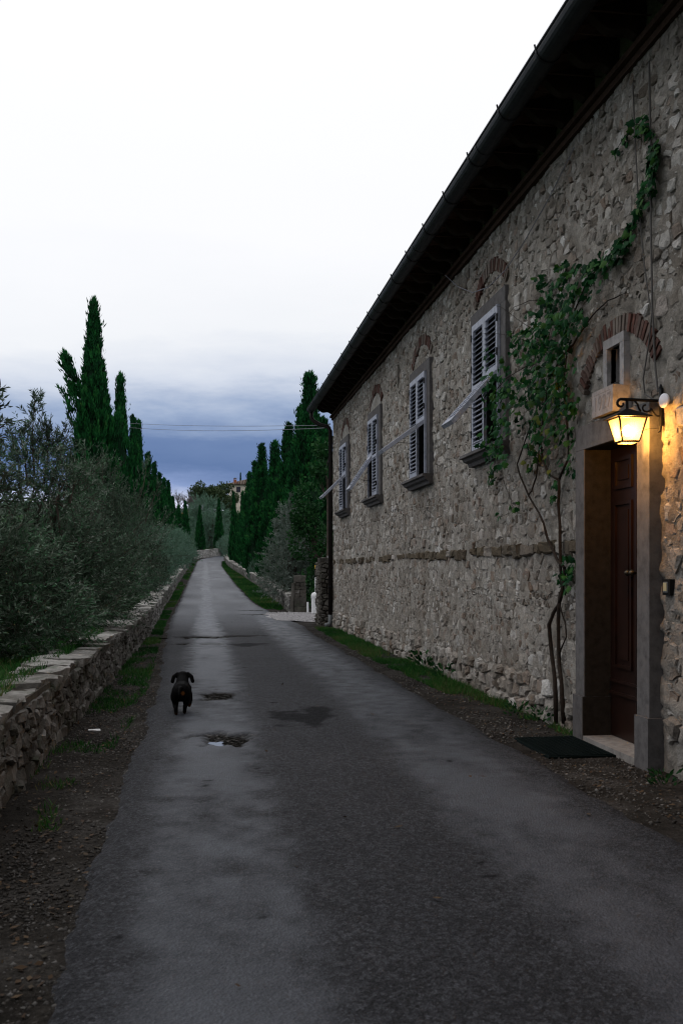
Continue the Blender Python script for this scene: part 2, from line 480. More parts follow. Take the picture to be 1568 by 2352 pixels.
c = mixc(nt, math_(nt, 'MULTIPLY', stn, .85), c, (.007, .007, .0075))
potc = ramp(nt, mid, [(.40, (.004, .004, .004)), (.54, (.018, .017, .016)), (.66, (.12, .115, .11))])
c = mixc(nt, pot, c, potc)
nt.links.new(c, b.inputs['Base Color'])
nt.links.new(math_(nt, 'MULTIPLY_ADD', trk, -.24, .70), b.inputs['Roughness'])
nt.links.new(math_(nt, 'MULTIPLY', math_(nt, 'MULTIPLY_ADD', trk, .48, .10), math_(nt, 'SUBTRACT', 1.0, math_(nt, 'MAXIMUM', math_(nt, 'MULTIPLY', stn, .9), pot))), b.inputs['Specular IOR Level'])
bh = math_(nt, 'ADD', math_(nt, 'MULTIPLY', fine, .6), math_(nt, 'MULTIPLY', voro(nt, p, 85, 0), .6))
bump(nt, b, bh, math_(nt, 'MULTIPLY_ADD', trk, -.5, 1.0), .012)
M['asphalt'] = m

POTS = [(.19, 8.15, .30, .34, .030), (.10, 10.95, .19, .36, .014), (.12, 11.5, .05, .1, .01), (-.02, 20.6, .60, .55, .03), (.75, 20.9, .55, .35, .012), (.1, 18.6, .25, .3, .008), (1.75, 30.5, .6, .35, .02), (1.5, 33.0, .5, .3, .02), (-.45, 18.7, .2, .25, .02)]
STAINS = [(.95, 9.25, .30, .55), (1.10, 9.5, .22, .4), (.75, 18.3, .40, .45)]
ry = np.concatenate([np.arange(-12, 2, .3), np.arange(2, 13, .035), np.arange(13, 34, .10), np.arange(34, 121.5, .5)])
us = np.linspace(0, 1, 84)
L = road_l(ry) + .09 * fbm(ry * 1.7, 3.3, 3) + .03 * fbm(ry * 7, 9.3, 2)
Rr = road_r(ry) + .10 * fbm(ry * 1.5, 7.7, 3) + .03 * fbm(ry * 7, 1.3, 2)
X = L[:, None] + (Rr - L)[:, None] * us[None, :]
Y = np.repeat(ry[:, None], len(us), 1)
edge = np.minimum(us, 1 - us)[None, :] * (Rr - L)[:, None]
Z = zroad(Y) + .035 - .05 * (1 - sstep(0, .16, edge)) + .006 * fbm(X * 2.5, Y * 1.5, 2) + .004 * fbm(X * 11, Y * 11, 2)
track = np.clip(np.exp(-((X - .08 - .06 * noise2(Y * .3, 2)) / .34) ** 4) + .75 * np.exp(-((X - 1.75 - .05 * noise2(Y * .3, 5)) / .38) ** 4), 0, 1)
track = np.clip(track * (.85 + .9 * fbm(X * 2.2, Y * .7, 3) * (1 - .85 * sstep(9, 22, Y))), 0, 1)
track = np.clip(track + track * (1 - track) * 2.6 * fbm(X * 9, Y * 7, 3), 0, 1)
track = np.maximum(track * (.62 + .38 * sstep(10, 24, Y)), .8 * sstep(20, 34, Y) * (.85 + .5 * fbm(X * 1.2, Y * .25, 2))) * (1 - .8 * (1 - sstep(0, .25, edge)))
pot = np.zeros_like(X); stain = np.zeros_like(X)
for (px, py, rx, rry, dp) in POTS:
    q = np.sqrt(((X - px) / rx) ** 2 + ((Y - py) / rry) ** 2) + .9 * fbm(X * 7 + py, Y * 5, 3)
    k = 1 - sstep(.72, 1.0, q)
    pot = np.maximum(pot, k * min(1, dp / .014)); Z -= k * dp
for (px, py, rx, rry) in STAINS:
    q = np.sqrt(((X - px) / rx) ** 2 + ((Y - py) / rry) ** 2) + 1.0 * fbm(X * 6 + py, Y * 4, 4)
    stain = np.maximum(stain, .8 * (1 - sstep(.7, 1.05, q)))
for _ in range(34):
    px, py = R.uniform(-.6, 2.3), R.uniform(3.0, 16); rr = R.uniform(.010, .024)
    stain = np.maximum(stain, 1.0 * (((X - px) ** 2 + ((Y - py) * .8) ** 2) < rr * rr))
n1, n2 = X.shape
ii = np.arange(n1 * n2).reshape(n1, n2)
RF = np.stack([ii[:-1, :-1], ii[:-1, 1:], ii[1:, 1:], ii[1:, :-1]], -1).reshape(-1, 4)
road = fast("road", np.stack([X, Y, Z], -1).reshape(-1, 3), RF, M['asphalt'], smooth=True,
            pts={"track": track.ravel(), "pot": pot.ravel(), "stain": stain.ravel()})
setp(road, kind="structure")
M['water'] = plain("puddle_water", (.02, .022, .025), .06, spec=.5)
def puddle(cx, cy, rx, ry_, z, label):
    V = [(cx, cy, z)]; n = 26
    for k in range(n):
        a = 2 * math.pi * k / n
        q = 1 + 1.5 * float(fbm(math.cos(a) * 2.2 + cx * 9, math.sin(a) * 2.2 + cy, 2))
        V.append((cx + math.cos(a) * rx * q, cy + math.sin(a) * ry_ * q, z))
    mb = MB(); mb.add(V, [(0, 1 + k, 1 + (k + 1) % n) for k in range(n)])
    setp(mb.build("puddle", M['water']), label, "puddle", kind="thing")
puddle(.08, 7.98, .085, .085, .0150, "small bright puddle lying in the pothole ahead of the camera side track")
puddle(-.12, 20.45, .10, .14, .016, "thin puddle in the long pothole farther up the road")

# far hills over the olives
hx = np.linspace(-700, 420, 90)
hp = []
for k, (yy, f) in enumerate([(330, 0), (420, .75), (520, 1.0), (700, .6), (900, .2)]):
    hh = f * (34 + 16 * fbm(hx * .006 + k * .2, 2.0, 4) + 3 * fbm(hx * .05, k, 2) - .055 * np.clip(hx + 160, 0, 900))
    hp.append(np.stack([hx, np.full_like(hx, yy) + .12 * np.abs(hx), hh + 4], -1))
hv = np.concatenate(hp); ii = np.arange(len(hv)).reshape(5, 90)
HF = np.stack([ii[:-1, :-1], ii[:-1, 1:], ii[1:, 1:], ii[1:, :-1]], -1).reshape(-1, 4)
M['hills'] = plain("wooded_hillside", (.022, .035, .026), .95, 0, .15, .6)
setp(fast("hills", hv, HF, M['hills'], smooth=True), kind="structure")

# ------------------------------------------------------------------ rubble masonry
def clip_poly(P, a, b, c):
    out = []
    n = len(P)
    for i in range(n):
        p, q = P[i], P[(i + 1) % n]
        dp = a * p[0] + b * p[1] - c; dq = a * q[0] + b * q[1] - c
        if dp <= 0: out.append(p)
        if (dp < 0 < dq) or (dq < 0 < dp):
            t = dp / (dp - dq)
            out.append((p[0] + (q[0] - p[0]) * t, p[1] + (q[1] - p[1]) * t))
    return out

def rubble_cells(s0, s1, z0, z1, h=(.08, .2), asp=(.7, 2.3), grow=None):
    """irregular courses of stones, as polygons in (s, z)"""
    seeds = []
    z = z0
    while z < z1:
        s = s0 - .1
        hr = R.uniform(*h)
        while s < s1 + .1:
            k = grow(s) if grow else 1.0
            hh = hr * k
            l = hh * R.uniform(*asp)
            seeds.append((s + l / 2, z + hr / 2 + R.uniform(-.3, .3) * hr, (min(l, hh) * .5) ** 2 * R.uniform(.5, 1.3)))
            if R.random() < .18:
                seeds.append((s + l + R.uniform(-.04, .04), z + R.uniform(0, hr), (.02) ** 2))
            s += l
        z += hr
    AN = 1.45
    cell = .35
    grid = {}
    for i, (s, zz, w) in enumerate(seeds):
        grid.setdefault((int(s / cell), int(zz / cell)), []).append(i)
    polys = []
    for i, (s, zz, w) in enumerate(seeds):
        P = [(s - .45, zz - .3), (s + .45, zz - .3), (s + .45, zz + .3), (s - .45, zz + .3)]
        P = clip_poly(P, -1, 0, -s0); P = clip_poly(P, 1, 0, s1); P = clip_poly(P, 0, -1, -z0); P = clip_poly(P, 0, 1, z1)
        gi, gj = int(s / cell), int(zz / cell)
        nb = [j for a in (-2, -1, 0, 1, 2) for b_ in (-1, 0, 1) for j in grid.get((gi + a, gj + b_), ()) if j != i]
        nb.sort(key=lambda j: ((seeds[j][0] - s) / AN) ** 2 + (seeds[j][1] - zz) ** 2)
        for j in nb[:16]:
            sj, zj, wj = seeds[j]
            ax, az = (sj - s) / AN ** 2, (zj - zz)
            c = .5 * ((sj ** 2 - s ** 2) / AN ** 2 + zj ** 2 - zz ** 2 - wj + w)
            P = clip_poly(P, ax, az, c)
            if len(P) < 3: break
        if len(P) >= 3:
            polys.append(P)
    return polys

def area_c(P):
    A = cx = cy = 0
    n = len(P)
    for i in range(n):
        x0, y0 = P[i]; x1, y1 = P[(i + 1) % n]
        k = x0 * y1 - x1 * y0
        A += k; cx += (x0 + x1) * k; cy += (y0 + y1) * k
    if abs(A) < 1e-9: return 0, P[0][0], P[0][1]
    return abs(A) / 2, cx / (3 * A), cy / (3 * A)

def stone_geo(P, fn, gap, proud, back=.03, rough=1.0):
    """one rounded stone standing proud of its bed; fn(s, z, d) -> point"""
    A, cs, cz = area_c(P)
    if A < .0008: return None
    Q = []
    n = len(P)
    for i in range(n):
        p, q = P[i], P[(i + 1) % n]
        Q.append(p)
        l = math.hypot(q[0] - p[0], q[1] - p[1])
        if l > .07:
            t = R.uniform(.35, .65); o = R.uniform(-.10, .06) * l
            Q.append((p[0] + (q[0] - p[0]) * t + (q[1] - p[1]) / l * o, p[1] + (q[1] - p[1]) * t - (q[0] - p[0]) / l * o))
    r = math.sqrt(A / math.pi)
    k0 = max(.45, 1 - gap / r)
    def ring(k, d, j):
        out = []
        for (s, z) in Q:
            kk = k * (1 + R.uniform(-j, j))
            out.append(fn(cs + (s - cs) * kk, cz + (z - cz) * kk, d * (1 + R.uniform(-.35, .35) * rough)))
        return out
    m_ = len(Q)
    tx, tz = R.uniform(-.25, .25), R.uniform(-.25, .25)
    V = ring(k0, -back, .0) + ring(k0 * .97, proud * .45, .03)
    inner = []
    for (s, z) in Q:
        kk = k0 * R.uniform(.62, .82)
        d = proud * (1 + R.uniform(-.3, .3) * rough) + (tx * (s - cs) + tz * (z - cz)) * rough * .6
        inner.append(fn(cs + (s - cs) * kk, cz + (z - cz) * kk, d))
    V += inner
    V.append(fn(cs + R.uniform(-.1, .1) * r, cz + R.uniform(-.1, .1) * r, proud * R.uniform(.9, 1.2)))
    F = []
    for a in (0, 1):
        for i in range(m_):
            F.append((a * m_ + i, a * m_ + (i + 1) % m_, (a + 1) * m_ + (i + 1) % m_, (a + 1) * m_ + i))
    for i in range(m_):
        F.append((2 * m_ + i, 2 * m_ + (i + 1) % m_, 3 * m_))
    return V, F, A

CAM = Vector((0, 0, EYE))
FWD = Vector((ST, CT, 0)); RGT = Vector((CT, -ST, 0))
def shows(p, area, nrm):
    """rough size of a piece in the photograph (0 when out of frame)"""
    v = Vector(p) - CAM
    yc = v.dot(FWD)
    if yc < .5: return 0
    x = 784 + v.dot(RGT) / yc * FPX; y = 1310 - v.z / yc * FPX
    if not (-10 < x < 1578 and -10 < y < 2362): return 0
    return area * max(0, -v.normalized().dot(nrm)) / yc ** 2

def emit_stones(items, mat, parent, name, rest_name, limit=300):
    """items: (V, F, tone, score); the best `limit` become objects, the rest one mesh"""
    items.sort(key=lambda it: -it[3])
    for V, F, t, s in items[:limit]:
        mb = MB(); mb.add(V, F, t); mb.build(name, mat, parent)
    if len(items) > limit:
        mb = MB()
        for V, F, t, s in items[limit:]:
            mb.add(V, F, t)
        setp(mb.build(rest_name, mat, parent), kind="stuff")
# ------------------------------------------------------------------ the stone house
house = empty("stone_farmhouse", (0, 0, 0))
setp(house, "long rubble-stone farmhouse with shuttered windows along the right of the road", "house")
Y0, Y1, ZT = -11.0, 24.55, 5.16
WIN = [10.25, 13.80, 17.75, 21.75]            # near edge of each pair of shutters
SW, SZ0, SZ1 = 1.02, 2.78, 4.24               # shutter pair width, bottom, top
DY0, DY1, DZ = 6.77, 7.77, 2.385              # door opening
HOLES = [(DY0, DY1, 0, DZ)] + [(w + .04, w + SW - .04, SZ0 + .02, SZ1 - .03) for w in WIN]
NICHE = (7.20, 7.44, 2.86, 3.13)
SLIT = (16.0, 16.16, 4.42, 4.78)
HOLES += [NICHE, SLIT]
def fp(s, z, d):
    return Vector((XW - d, s, z))

wall = empty("wall", (0, 0, 0), house)
# mortar bed: a fine uneven sheet with real openings
cell = .03
sy = np.concatenate([np.arange(Y0, 3, .4), np.arange(3, Y1, cell), [Y1]]); sz = np.concatenate([np.arange(-.15, ZT, cell), [ZT + .35]])
for (a, b_, c_, d_) in HOLES:
    for v in (a, b_): sy[np.argmin(np.abs(sy - v))] = v
    for v in (c_, d_):
        if v > 0: sz[np.argmin(np.abs(sz - v))] = v
gs, gzv = np.meshgrid(sy, sz)
dd = .020 * fbm(gs * 5, gzv * 6, 3) + .020 * fbm(gs * 17, gzv * 17, 2) + .025 * fbm(gs * .9, gzv * 1.1, 2)
dd = dd + .004 - .024 * sstep(.25, .36, fbm(gs * 9 + 3, gzv * 12, 2))
nys, nzs = len(sy), len(sz)
ii = np.arange(nys * nzs).reshape(nzs, nys)
Fm = np.stack([ii[:-1, :-1], ii[1:, :-1], ii[1:, 1:], ii[:-1, 1:]], -1)
cs_ = (sy[:-1] + sy[1:]) / 2; cz_ = (sz[:-1] + sz[1:]) / 2
CS, CZ = np.meshgrid(cs_, cz_)
keep = np.ones_like(CS, bool)
for (a, b_, c_, d_) in HOLES:
    keep &= ~((CS > a) & (CS < b_) & (CZ > c_) & (CZ < d_))
Fm = Fm[keep]
fast("mortar", np.stack([XW - dd, gs, gzv], -1).reshape(-1, 3), Fm, M['mortar'], wall, True, tone=.5 + .5 * fbm(CS * 1.2, CZ * 1.2, 3)[keep])
# other sides of the house and the dark rooms behind the openings
mb = MB()
mb.add([(XW, Y1, -.2), (11.5, Y1, -.2), (11.5, Y1, 5.4), (7.3, Y1, 6.75), (XW, Y1, 5.5)], [(4, 3, 2, 1, 0)])
mb.add([(XW, Y0, -.2), (11.5, Y0, -.2), (11.5, Y0, 5.4), (7.3, Y0, 6.75), (XW, Y0, 5.5)], [(0, 1, 2, 3, 4)])
mb.add([(11.5, Y0, -.2), (11.5, Y1, -.2), (11.5, Y1, 5.4), (11.5, Y0, 5.4)], [(0, 1, 2, 3)])
mb.build("rear_wall", M['mortar'], wall)

def inset(a, b_, c_, d_, depth, mat, pmat, pname):
    """reveals of an opening plus the surface at its back"""
    mb = MB()
    x0, x1 = XW - .01, XW + depth
    mb.add([(x0, a, c_), (x1, a, c_), (x1, a, d_), (x0, a, d_)], [(0, 1, 2, 3)])
    mb.add([(x0, b_, c_), (x1, b_, c_), (x1, b_, d_), (x0, b_, d_)], [(3, 2, 1, 0)])
    mb.add([(x0, a, d_), (x1, a, d_), (x1, b_, d_), (x0, b_, d_)], [(0, 1, 2, 3)])
    mb.add([(x0, a, c_), (x1, a, c_), (x1, b_, c_), (x0, b_, c_)], [(3, 2, 1, 0)])
    mb.build("reveal", mat, wall)
    mb = MB(); mb.add([(x1, a, c_), (x1, b_, c_), (x1, b_, d_), (x1, a, d_)], [(0, 1, 2, 3)])
    mb.build(pname, pmat, wall)
for w in WIN:
    inset(w + .04, w + SW - .04, SZ0 + .02, SZ1 - .03, .16, M['serena'], M['glass'], "window_pane")
inset(*SLIT, .3, M['mortar'], M['dark'], "slit_back")
inset(*NICHE, .16, M['plaque'], M['darkstone'], "niche_back")

# rubble stones of the front
EXC = [(DY0 - .22, DY1 + .20, -.3, 2.60), (SLIT[0] - .02, SLIT[1] + .02, SLIT[2] - .02, SLIT[3] + .02), (7.10, 7.54, 2.58, 3.22)]
for w in WIN:
    EXC.append((w - .18, w + SW + .18, SZ0 - .20, SZ1 + .16))
def in_arch(s, z, yc, zs, half, rise, th):
    R0 = (half * half + rise * rise) / (2 * rise)
    zc = zs + rise - R0
    r = math.hypot(s - yc, z - zc)
    return z > zs - .08 and abs(s - yc) < half + th and R0 - .01 < r < R0 + th + .01
ARCH = [(w + SW / 2, SZ1 + .20, .60, .26, .14) for w in WIN]      # centre, springing, half span, rise, brick length
DARCH = (7.33, 2.86, .66, .36, .14)
def blocked(s, z):
    for (a, b_, c_, d_) in EXC:
        if a < s < b_ and c_ < z < d_: return True
    for A_ in ARCH:
        if in_arch(s, z, *A_): return True
        if A_[0] > 16 and abs(s - A_[0]) < A_[2] - .03 and A_[1] - .1 < z < A_[1] + A_[3] * (1 - ((s - A_[0]) / A_[2]) ** 2): return True   # plaster tympanum
    if in_arch(s, z, *DARCH): return True
    return False
items = []
NX = Vector((-1, 0, 0))
for P in rubble_cells(3.2, Y1 - .01, -.05, ZT - .02, (.045, .165), (.5, 2.0)):
    A, cs, cz = area_c(P)
    if blocked(cs, cz): continue
    if any(blocked(s, z) for s, z in P):
        P = [(cs + (s - cs) * .55, cz + (z - cz) * .55) if blocked(s, z) else (s, z) for s, z in P]
        if any(blocked(s, z) for s, z in P): continue
    if 1.52 < cz < 1.68 and cs > 8.0: continue                      # the string course
    low = 1.0 if cz < 1.6 else 1.35
    pr = R.choice([.002, .004, .006, .008, .012]) * R.uniform(.7, 1.3) * low
    if cz < .35: pr += R.uniform(0, .05)
    off = float(.025 * fbm(cs * .9, cz * 1.1, 2) + .016 * fbm(cs * 5, cz * 6, 3))
    g = stone_geo(P, lambda s, z, d, o=off: fp(s, z, d + o), R.uniform(.004, .018), pr, .03, .8)
    if g:
        items.append((g[0], g[1], R.random(), shows(fp(cs, cz, 0), g[2], NX)))
emit_stones(items, M['rubble'], wall, "stone", "small_stones", 300)

# protruding brown string course
sc = empty("string_course", (0, 0, 0), house)
s = 8.05
while s < Y1 - .3:
    l = R.uniform(.16, .42); hh = R.uniform(.09, .15)
    if R.random() < (.85 if s < 13 else .95):
        zt = 1.665 + R.uniform(-.012, .012)
        P = [(s, zt - hh + R.uniform(-.02, .02)), (s + l - .025, zt - hh + R.uniform(-.02, .02)), (s + l - .02, zt), (s, zt + R.uniform(-.01, .01))]
        g = stone_geo(P, fp, .004, R.uniform(.02, .045), .04, .6)
        mb = MB(); mb.add(g[0], g[1], R.random()); mb.build("stone", M['brown'] if R.random() < .75 else M['rubble'], sc)
    s += l

# brick arches over the windows and the door, pale plaster under the window arches
def brick_arch(yc, zs, half, rise, th, nb):
    ar = empty("brick_arch", (0, 0, 0), house)
    R0 = (half * half + rise * rise) / (2 * rise)
    zc = zs + rise - R0
    a0 = math.asin(half / R0)
    for k in range(nb):
        a = -a0 + 2 * a0 * (k + .5) / nb; w = 2 * a0 / nb * R.uniform(.30, .37)
        j0, j1 = R.uniform(-.008, .008), R.uniform(-.012, .012)
        poly = [(yc + (R0 + j0) * math.sin(a - w), zc + (R0 + j0) * math.cos(a - w)), (yc + (R0 + j0) * math.sin(a + w), zc + (R0 + j0) * math.cos(a + w)),
                (yc + (R0 + th + j1) * math.sin(a + w), zc + (R0 + th + j1) * math.cos(a + w)), (yc + (R0 + th + j1) * math.sin(a - w), zc + (R0 + th + j1) * math.cos(a - w))]
        mb = MB(); mb.prism(poly, fp, .021 + R.uniform(-.006, .006), -.03, R.random())
        mb.build("brick", M['brick'], ar)
for (yc, zs, half, rise, th) in ARCH:
    brick_arch(yc, zs, half, rise, th, 25)
    if yc < 16: continue
    poly = [(yc - half + .05, SZ1 + .16), (yc + half - .05, SZ1 + .16)]
    for k in range(13):
        t = 1 - 2 * k / 12
        poly.append((yc + t * (half - .05), zs - .02 + (rise - .03) * math.sqrt(max(0, 1 - (t * .98) ** 2))))
    mb = MB(); mb.prism(poly, fp, .014, -.03, R.random()); mb.build("plaster_panel", M['plaster'], house)
brick_arch(*DARCH, 30)

# window surrounds, sills, shutters
def leaf_rails(mb, a, b_, z0, z1, x0, x1, st=.055):
    mb.box(x0, x1, a, a + st, z0, z1); mb.box(x0, x1, b_ - st, b_, z0, z1)
    mb.box(x0 + .001, x1 - .001, a + st - .002, b_ - st + .002, z0, z0 + .075); mb.box(x0 + .001, x1 - .001, a + st - .002, b_ - st + .002, z1 - .07, z1)
_slat = {}
def slat_mesh(wd):
    k = round(wd, 3)
    if k not in _slat:
        mb = MB()
        mb.obox((0, 0, 0), (0, wd / 2, 0), Vector((-.026, 0, -.020)), Vector((.0032, 0, -.0042)))
        _slat[k] = mb.mesh("slat"); _slat[k].materials.append(M['shutter'])
    return _slat[k]
FLAP = [(0, 42), (0, 54), (1, 34), (0, 46)]    # which leaf is propped open (0 = near), angle in degrees
ZM = 3.53
for wi, w in enumerate(WIN):
    sur = empty("window_surround", (0, 0, 0), house)
    a, b_ = w - .17, w + SW + .17
    mb = MB(); mb.box(XW - .052, XW + .04, a, b_, SZ1 - .005, SZ1 + .15, R.random()); mb.build("lintel", M['serena'], sur)
    for (p0, p1) in ((a, w + .0), (w + SW, b_)):
        mb = MB(); mb.box(XW - .050, XW + .04, p0, p1, SZ0 - .02, SZ1 - .007, R.random()); mb.build("jamb", M['serena'], sur)
    mb = MB()
    prof = [(-.04, SZ0 - .022), (.165, SZ0 - .030), (.170, SZ0 - .065), (.135, SZ0 - .075), (.12, SZ0 - .105), (.075, SZ0 - .125), (.06, SZ0 - .165), (-.04, SZ0 - .17)]
    aa, bb = a - .09, b_ + .09
    n = len(prof)
    V = []
    for (yy, ins) in ((aa, 1), (bb, -1)):
        for (d, z) in prof:
            V.append((XW - d, yy + ins * max(0, (.17 - d)) * .35, z))
    mb.add(V, [tuple(range(n)), tuple(range(2 * n - 1, n - 1, -1))] + [(i, n + i, n + (i + 1) % n, (i + 1) % n) for i in range(n)], R.random())
    mb.build("sill", M['serena'], sur)
    lw = SW / 2
    for lf in (0, 1):
        la = w + lf * lw + .004; lb = la + lw - .008
        x0, x1 = XW - .088, XW - .052
        flap = FLAP[wi][0] == lf
        lo = ZM if flap else SZ0
        sh = empty("shutter", (0, 0, 0), house)
        mb = MB()
        leaf_rails(mb, la, lb, lo, SZ1 - .01, x0, x1)
        if not flap:
            mb.box(x0 + .002, x1 - .002, la + .05, lb - .05, ZM - .05, ZM)
        if flap:      # the fixed rail that stays in the opening beside the propped half
            mb.box(x0 + .004, x1, la if lf == 0 else lb - .03, la + .03 if lf == 0 else lb, SZ0, ZM)
        mb.build("shutter_frame", M['shutter'], sh)
        z = lo + .10
        while z < SZ1 - .09:
            if flap or abs(z - (ZM - .02)) > .05:
                o = bpy.data.objects.new("slat", slat_mesh(lb - la - .10)); COL.objects.link(o)
                o.parent = sh; o.location = ((x0 + x1) / 2, (la + lb) / 2, z)
            z += .058
        for hz in (SZ0 + .2, ZM + .2, SZ1 - .15):
            if flap and hz < ZM: continue
            yy = la if lf == 0 else lb
            mb = MB(); mb.tube([(x0 - .004, yy, hz - .04), (x0 - .004, yy, hz + .04)], .009, 6); mb.build("hinge", M['iron'], sh)
        if flap:
            fl = empty("shutter_flap", ((x0 + x1) / 2, (la + lb) / 2, ZM - .006), house)
            fl.rotation_euler = (0, math.radians(FLAP[wi][1]), 0)
            h2 = ZM - SZ0 - .01; hw = (lb - la) / 2 - .032
            mb = MB(); leaf_rails(mb, -hw, hw, -h2, 0, -.026, .026, .05)
            mb.build("flap_frame", M['shutter'], fl)
            z = -h2 + .10
            while z < -.08:
                o = bpy.data.objects.new("slat", slat_mesh(2 * hw - .09)); COL.objects.link(o)
                o.parent = fl; o.location = (0, 0, z)
                z += .058
            tip = Vector((x0 - math.sin(math.radians(FLAP[wi][1])) * h2 * .7, (la + lb) / 2 - .15, ZM - math.cos(math.radians(FLAP[wi][1])) * h2 * .7))
            mb = MB(); mb.tube([tip, (XW + .02, (la + lb) / 2 - .15, tip.z - .04)], .004, 5); mb.build("stay_rod", M['iron'], sh)

# door and its surround
ds = empty("door_surround", (0, 0, 0), house)
for (a, b_) in ((DY0 - .20, DY0), (DY1, DY1 + .19)):
    mb = MB(); mb.box(XW - .10, XW + .2, a, b_, .372, DZ, R.random()); mb.build("jamb", M['serena'], ds)
    mb = MB(); mb.box(XW - .118, XW + .2, a - (.018 if a < DY0 - .1 else .004), b_ + (.004 if a < DY0 - .1 else .018), -.05, .37, R.random()); mb.build("plinth_block", M['serena'], ds)
mb = MB(); mb.box(XW - .10, XW + .2, DY0 - .20, DY1 + .19, DZ + .003, DZ + .195, R.random()); mb.build("lintel", M['serena'], ds)
M['darkreveal'] = stone_mat("dark_reveal_stone", [(.024, .021, .018), (.034, .030, .026)], (.7, .65, .6), .5, 2, .4, .005)  # near-black stone for thin slabs over the door reveal and soffit
mb = MB(); mb.box(XW - .094, XW + .124, DY1 - .006, DY1 - .002, .374, DZ - .004); mb.build("dark_reveal_slab", M['darkreveal'], ds)
mb = MB(); mb.box(XW - .112, XW + .124, DY1 - .010, DY1 - .004, .056, .368); mb.build("dark_reveal_slab", M['darkreveal'], ds)
mb = MB(); mb.box(XW - .094, XW + .124, DY0 + .002, DY0 + .006, .374, DZ - .004); mb.build("dark_reveal_slab", M['darkreveal'], ds)
mb = MB(); mb.box(XW - .094, XW + .124, DY0 + .008, DY1 - .008, DZ - .003, DZ + .002); mb.build("dark_soffit_slab", M['darkreveal'], ds)
mb = MB(); mb.box(XW - .115, XW + .30, DY0 + .012, DY1 - .012, -.05, .055, .6); mb.build("threshold", M['concrete'], ds)
dr = empty("door", (0, 0, 0), house)
xd = XW + .125
mb = MB(); mb.box(xd, xd + .05, DY0 + .002, DY1 - .002, .06, DZ - .002); mb.build("door_panel", M['door'], dr)
def moulding(a, b_, c_, d_, name):
    mb = MB(); t = .028
    for (p, q, r_, s_) in ((a, b_, c_, c_ + t), (a, b_, d_ - t, d_), (a, a + t, c_ + t, d_ - t), (b_ - t, b_, c_ + t, d_ - t)):
        mb.box(xd - .016, xd + .002, p, q, r_, s_)
    mb.box(xd - .010, xd + .001, a + .07, b_ - .07, c_ + .07, d_ - .07)
    mb.build(name, M['door'], dr)
for (a, b_) in ((DY0 + .10, DY0 + .43), (DY0 + .57, DY0 + .90)):
    moulding(a, b_, .62, 1.95, "panel_moulding")
    moulding(a, b_, 2.05, 2.30, "panel_moulding")
mb = MB(); mb.box(xd - .02, xd + .002, DY0 + .02, DY1 - .02, .40, .425); mb.box(xd - .02, xd + .002, DY0 + .02, DY1 - .02, .50, .522); mb.build("kick_rail", M['door'], dr)
mb = MB(); mb.box(xd - .012, xd + .002, DY0 + .485, DY0 + .515, .07, DZ - .01); mb.build("meeting_stile", M['door'], dr)
for yy in (DY0 + .46, DY0 + .54):
    mb = MB(); mb.lathe([(.0, 0), (.012, .0), (.010, .03), (.024, .04), (.026, .055), (.012, .07), (0, .072)], (0, 0, 0), 10)
    o = mb.build("door_knob", M['brass'], dr, True); o.location = (xd - .01, yy, 1.38); o.rotation_euler = (0, -math.pi / 2, 0)
# small framed niche and dated stone over the door
nf = empty("niche_frame", (0, 0, 0), house)
a, b_, c_, d_ = NICHE
mb = MB(); mb.box(XW - .045, XW + .03, a - .075, b_ + .075, d_, d_ + .075); mb.build("lintel", M['plaque'], nf)
for (p, q) in ((a - .075, a), (b_, b_ + .075)):
    mb = MB(); mb.box(XW - .044, XW + .03, p, q, c_ - .07, d_ - .002, R.random()); mb.build("jamb", M['plaque'], nf)
pq = empty("date_stone", (0, 0, 0), house)
pa, pb, pz0, pz1 = 7.13, 7.53, 2.60, 2.80
mb = MB(); mb.box(XW - .128, XW + .02, pa, pb, pz0, pz1, .6); mb.build("stone_block", M['plaque'], pq)
fc = bpy.data.curves.new("numerals", 'FONT'); fc.body = "1927"; fc.size = .165; fc.extrude = .0008; fc.align_x = 'CENTER'; fc.space_character = 1.05
fo = bpy.data.objects.new("tmp_text", fc); COL.objects.link(fo)
dg = bpy.context.evaluated_depsgraph_get(); dg.update()
me = bpy.data.meshes.new_from_object(fo.evaluated_get(dg))
bpy.data.objects.remove(fo)
me.materials.clear()
o = link("numerals", me, M['carve_shade'], pq)
o.matrix_world = Matrix(((0, 0, -1, XW - .1288), (-1, 0, 0, (pa + pb) / 2), (0, 1, 0, pz0 + .04), (0, 0, 0, 1)))
mb = MB(); mb.box(XW - .1290, XW - .127, pa + .05, pb - .03, pz1 - .034, pz1 - .030); mb.build("line_shade", M['carve_shade'], pq)

# eaves: brick string, shaped rafter ends, boards, gutter, tiles
cornice = empty("eaves", (0, 0, 0), house)
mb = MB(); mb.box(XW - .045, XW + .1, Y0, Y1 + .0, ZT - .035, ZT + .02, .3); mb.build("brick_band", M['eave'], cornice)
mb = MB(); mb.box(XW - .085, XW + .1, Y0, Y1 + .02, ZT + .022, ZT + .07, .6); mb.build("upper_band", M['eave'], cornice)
rp = [(-.10, ZT + .075)]
for k in range(15):        # S-shaped underside of a rafter end
    t = k / 14
    rp.append((.09 + t * .41, ZT + .078 + .145 * t + .028 * math.sin(t * math.pi * 2.6 + .5)))
rp += [(.50, ZT + .31), (-.10, ZT + .31)]
mb = MB(); mb.prism(rp, lambda u, v, d: Vector((XW - u, d, v)), -.045, .045)
rme = mb.mesh("rafter_end"); rme.materials.append(M['timber'])
yy = 2.0
while yy < Y1 + .1:
    o = bpy.data.objects.new("rafter_end", rme); COL.objects.link(o); o.parent = cornice; o.location = (0, yy, 0)
    yy += .485
def zroof(x): return ZT + .235 + (x - (XW - .62)) * .30
mb = MB()
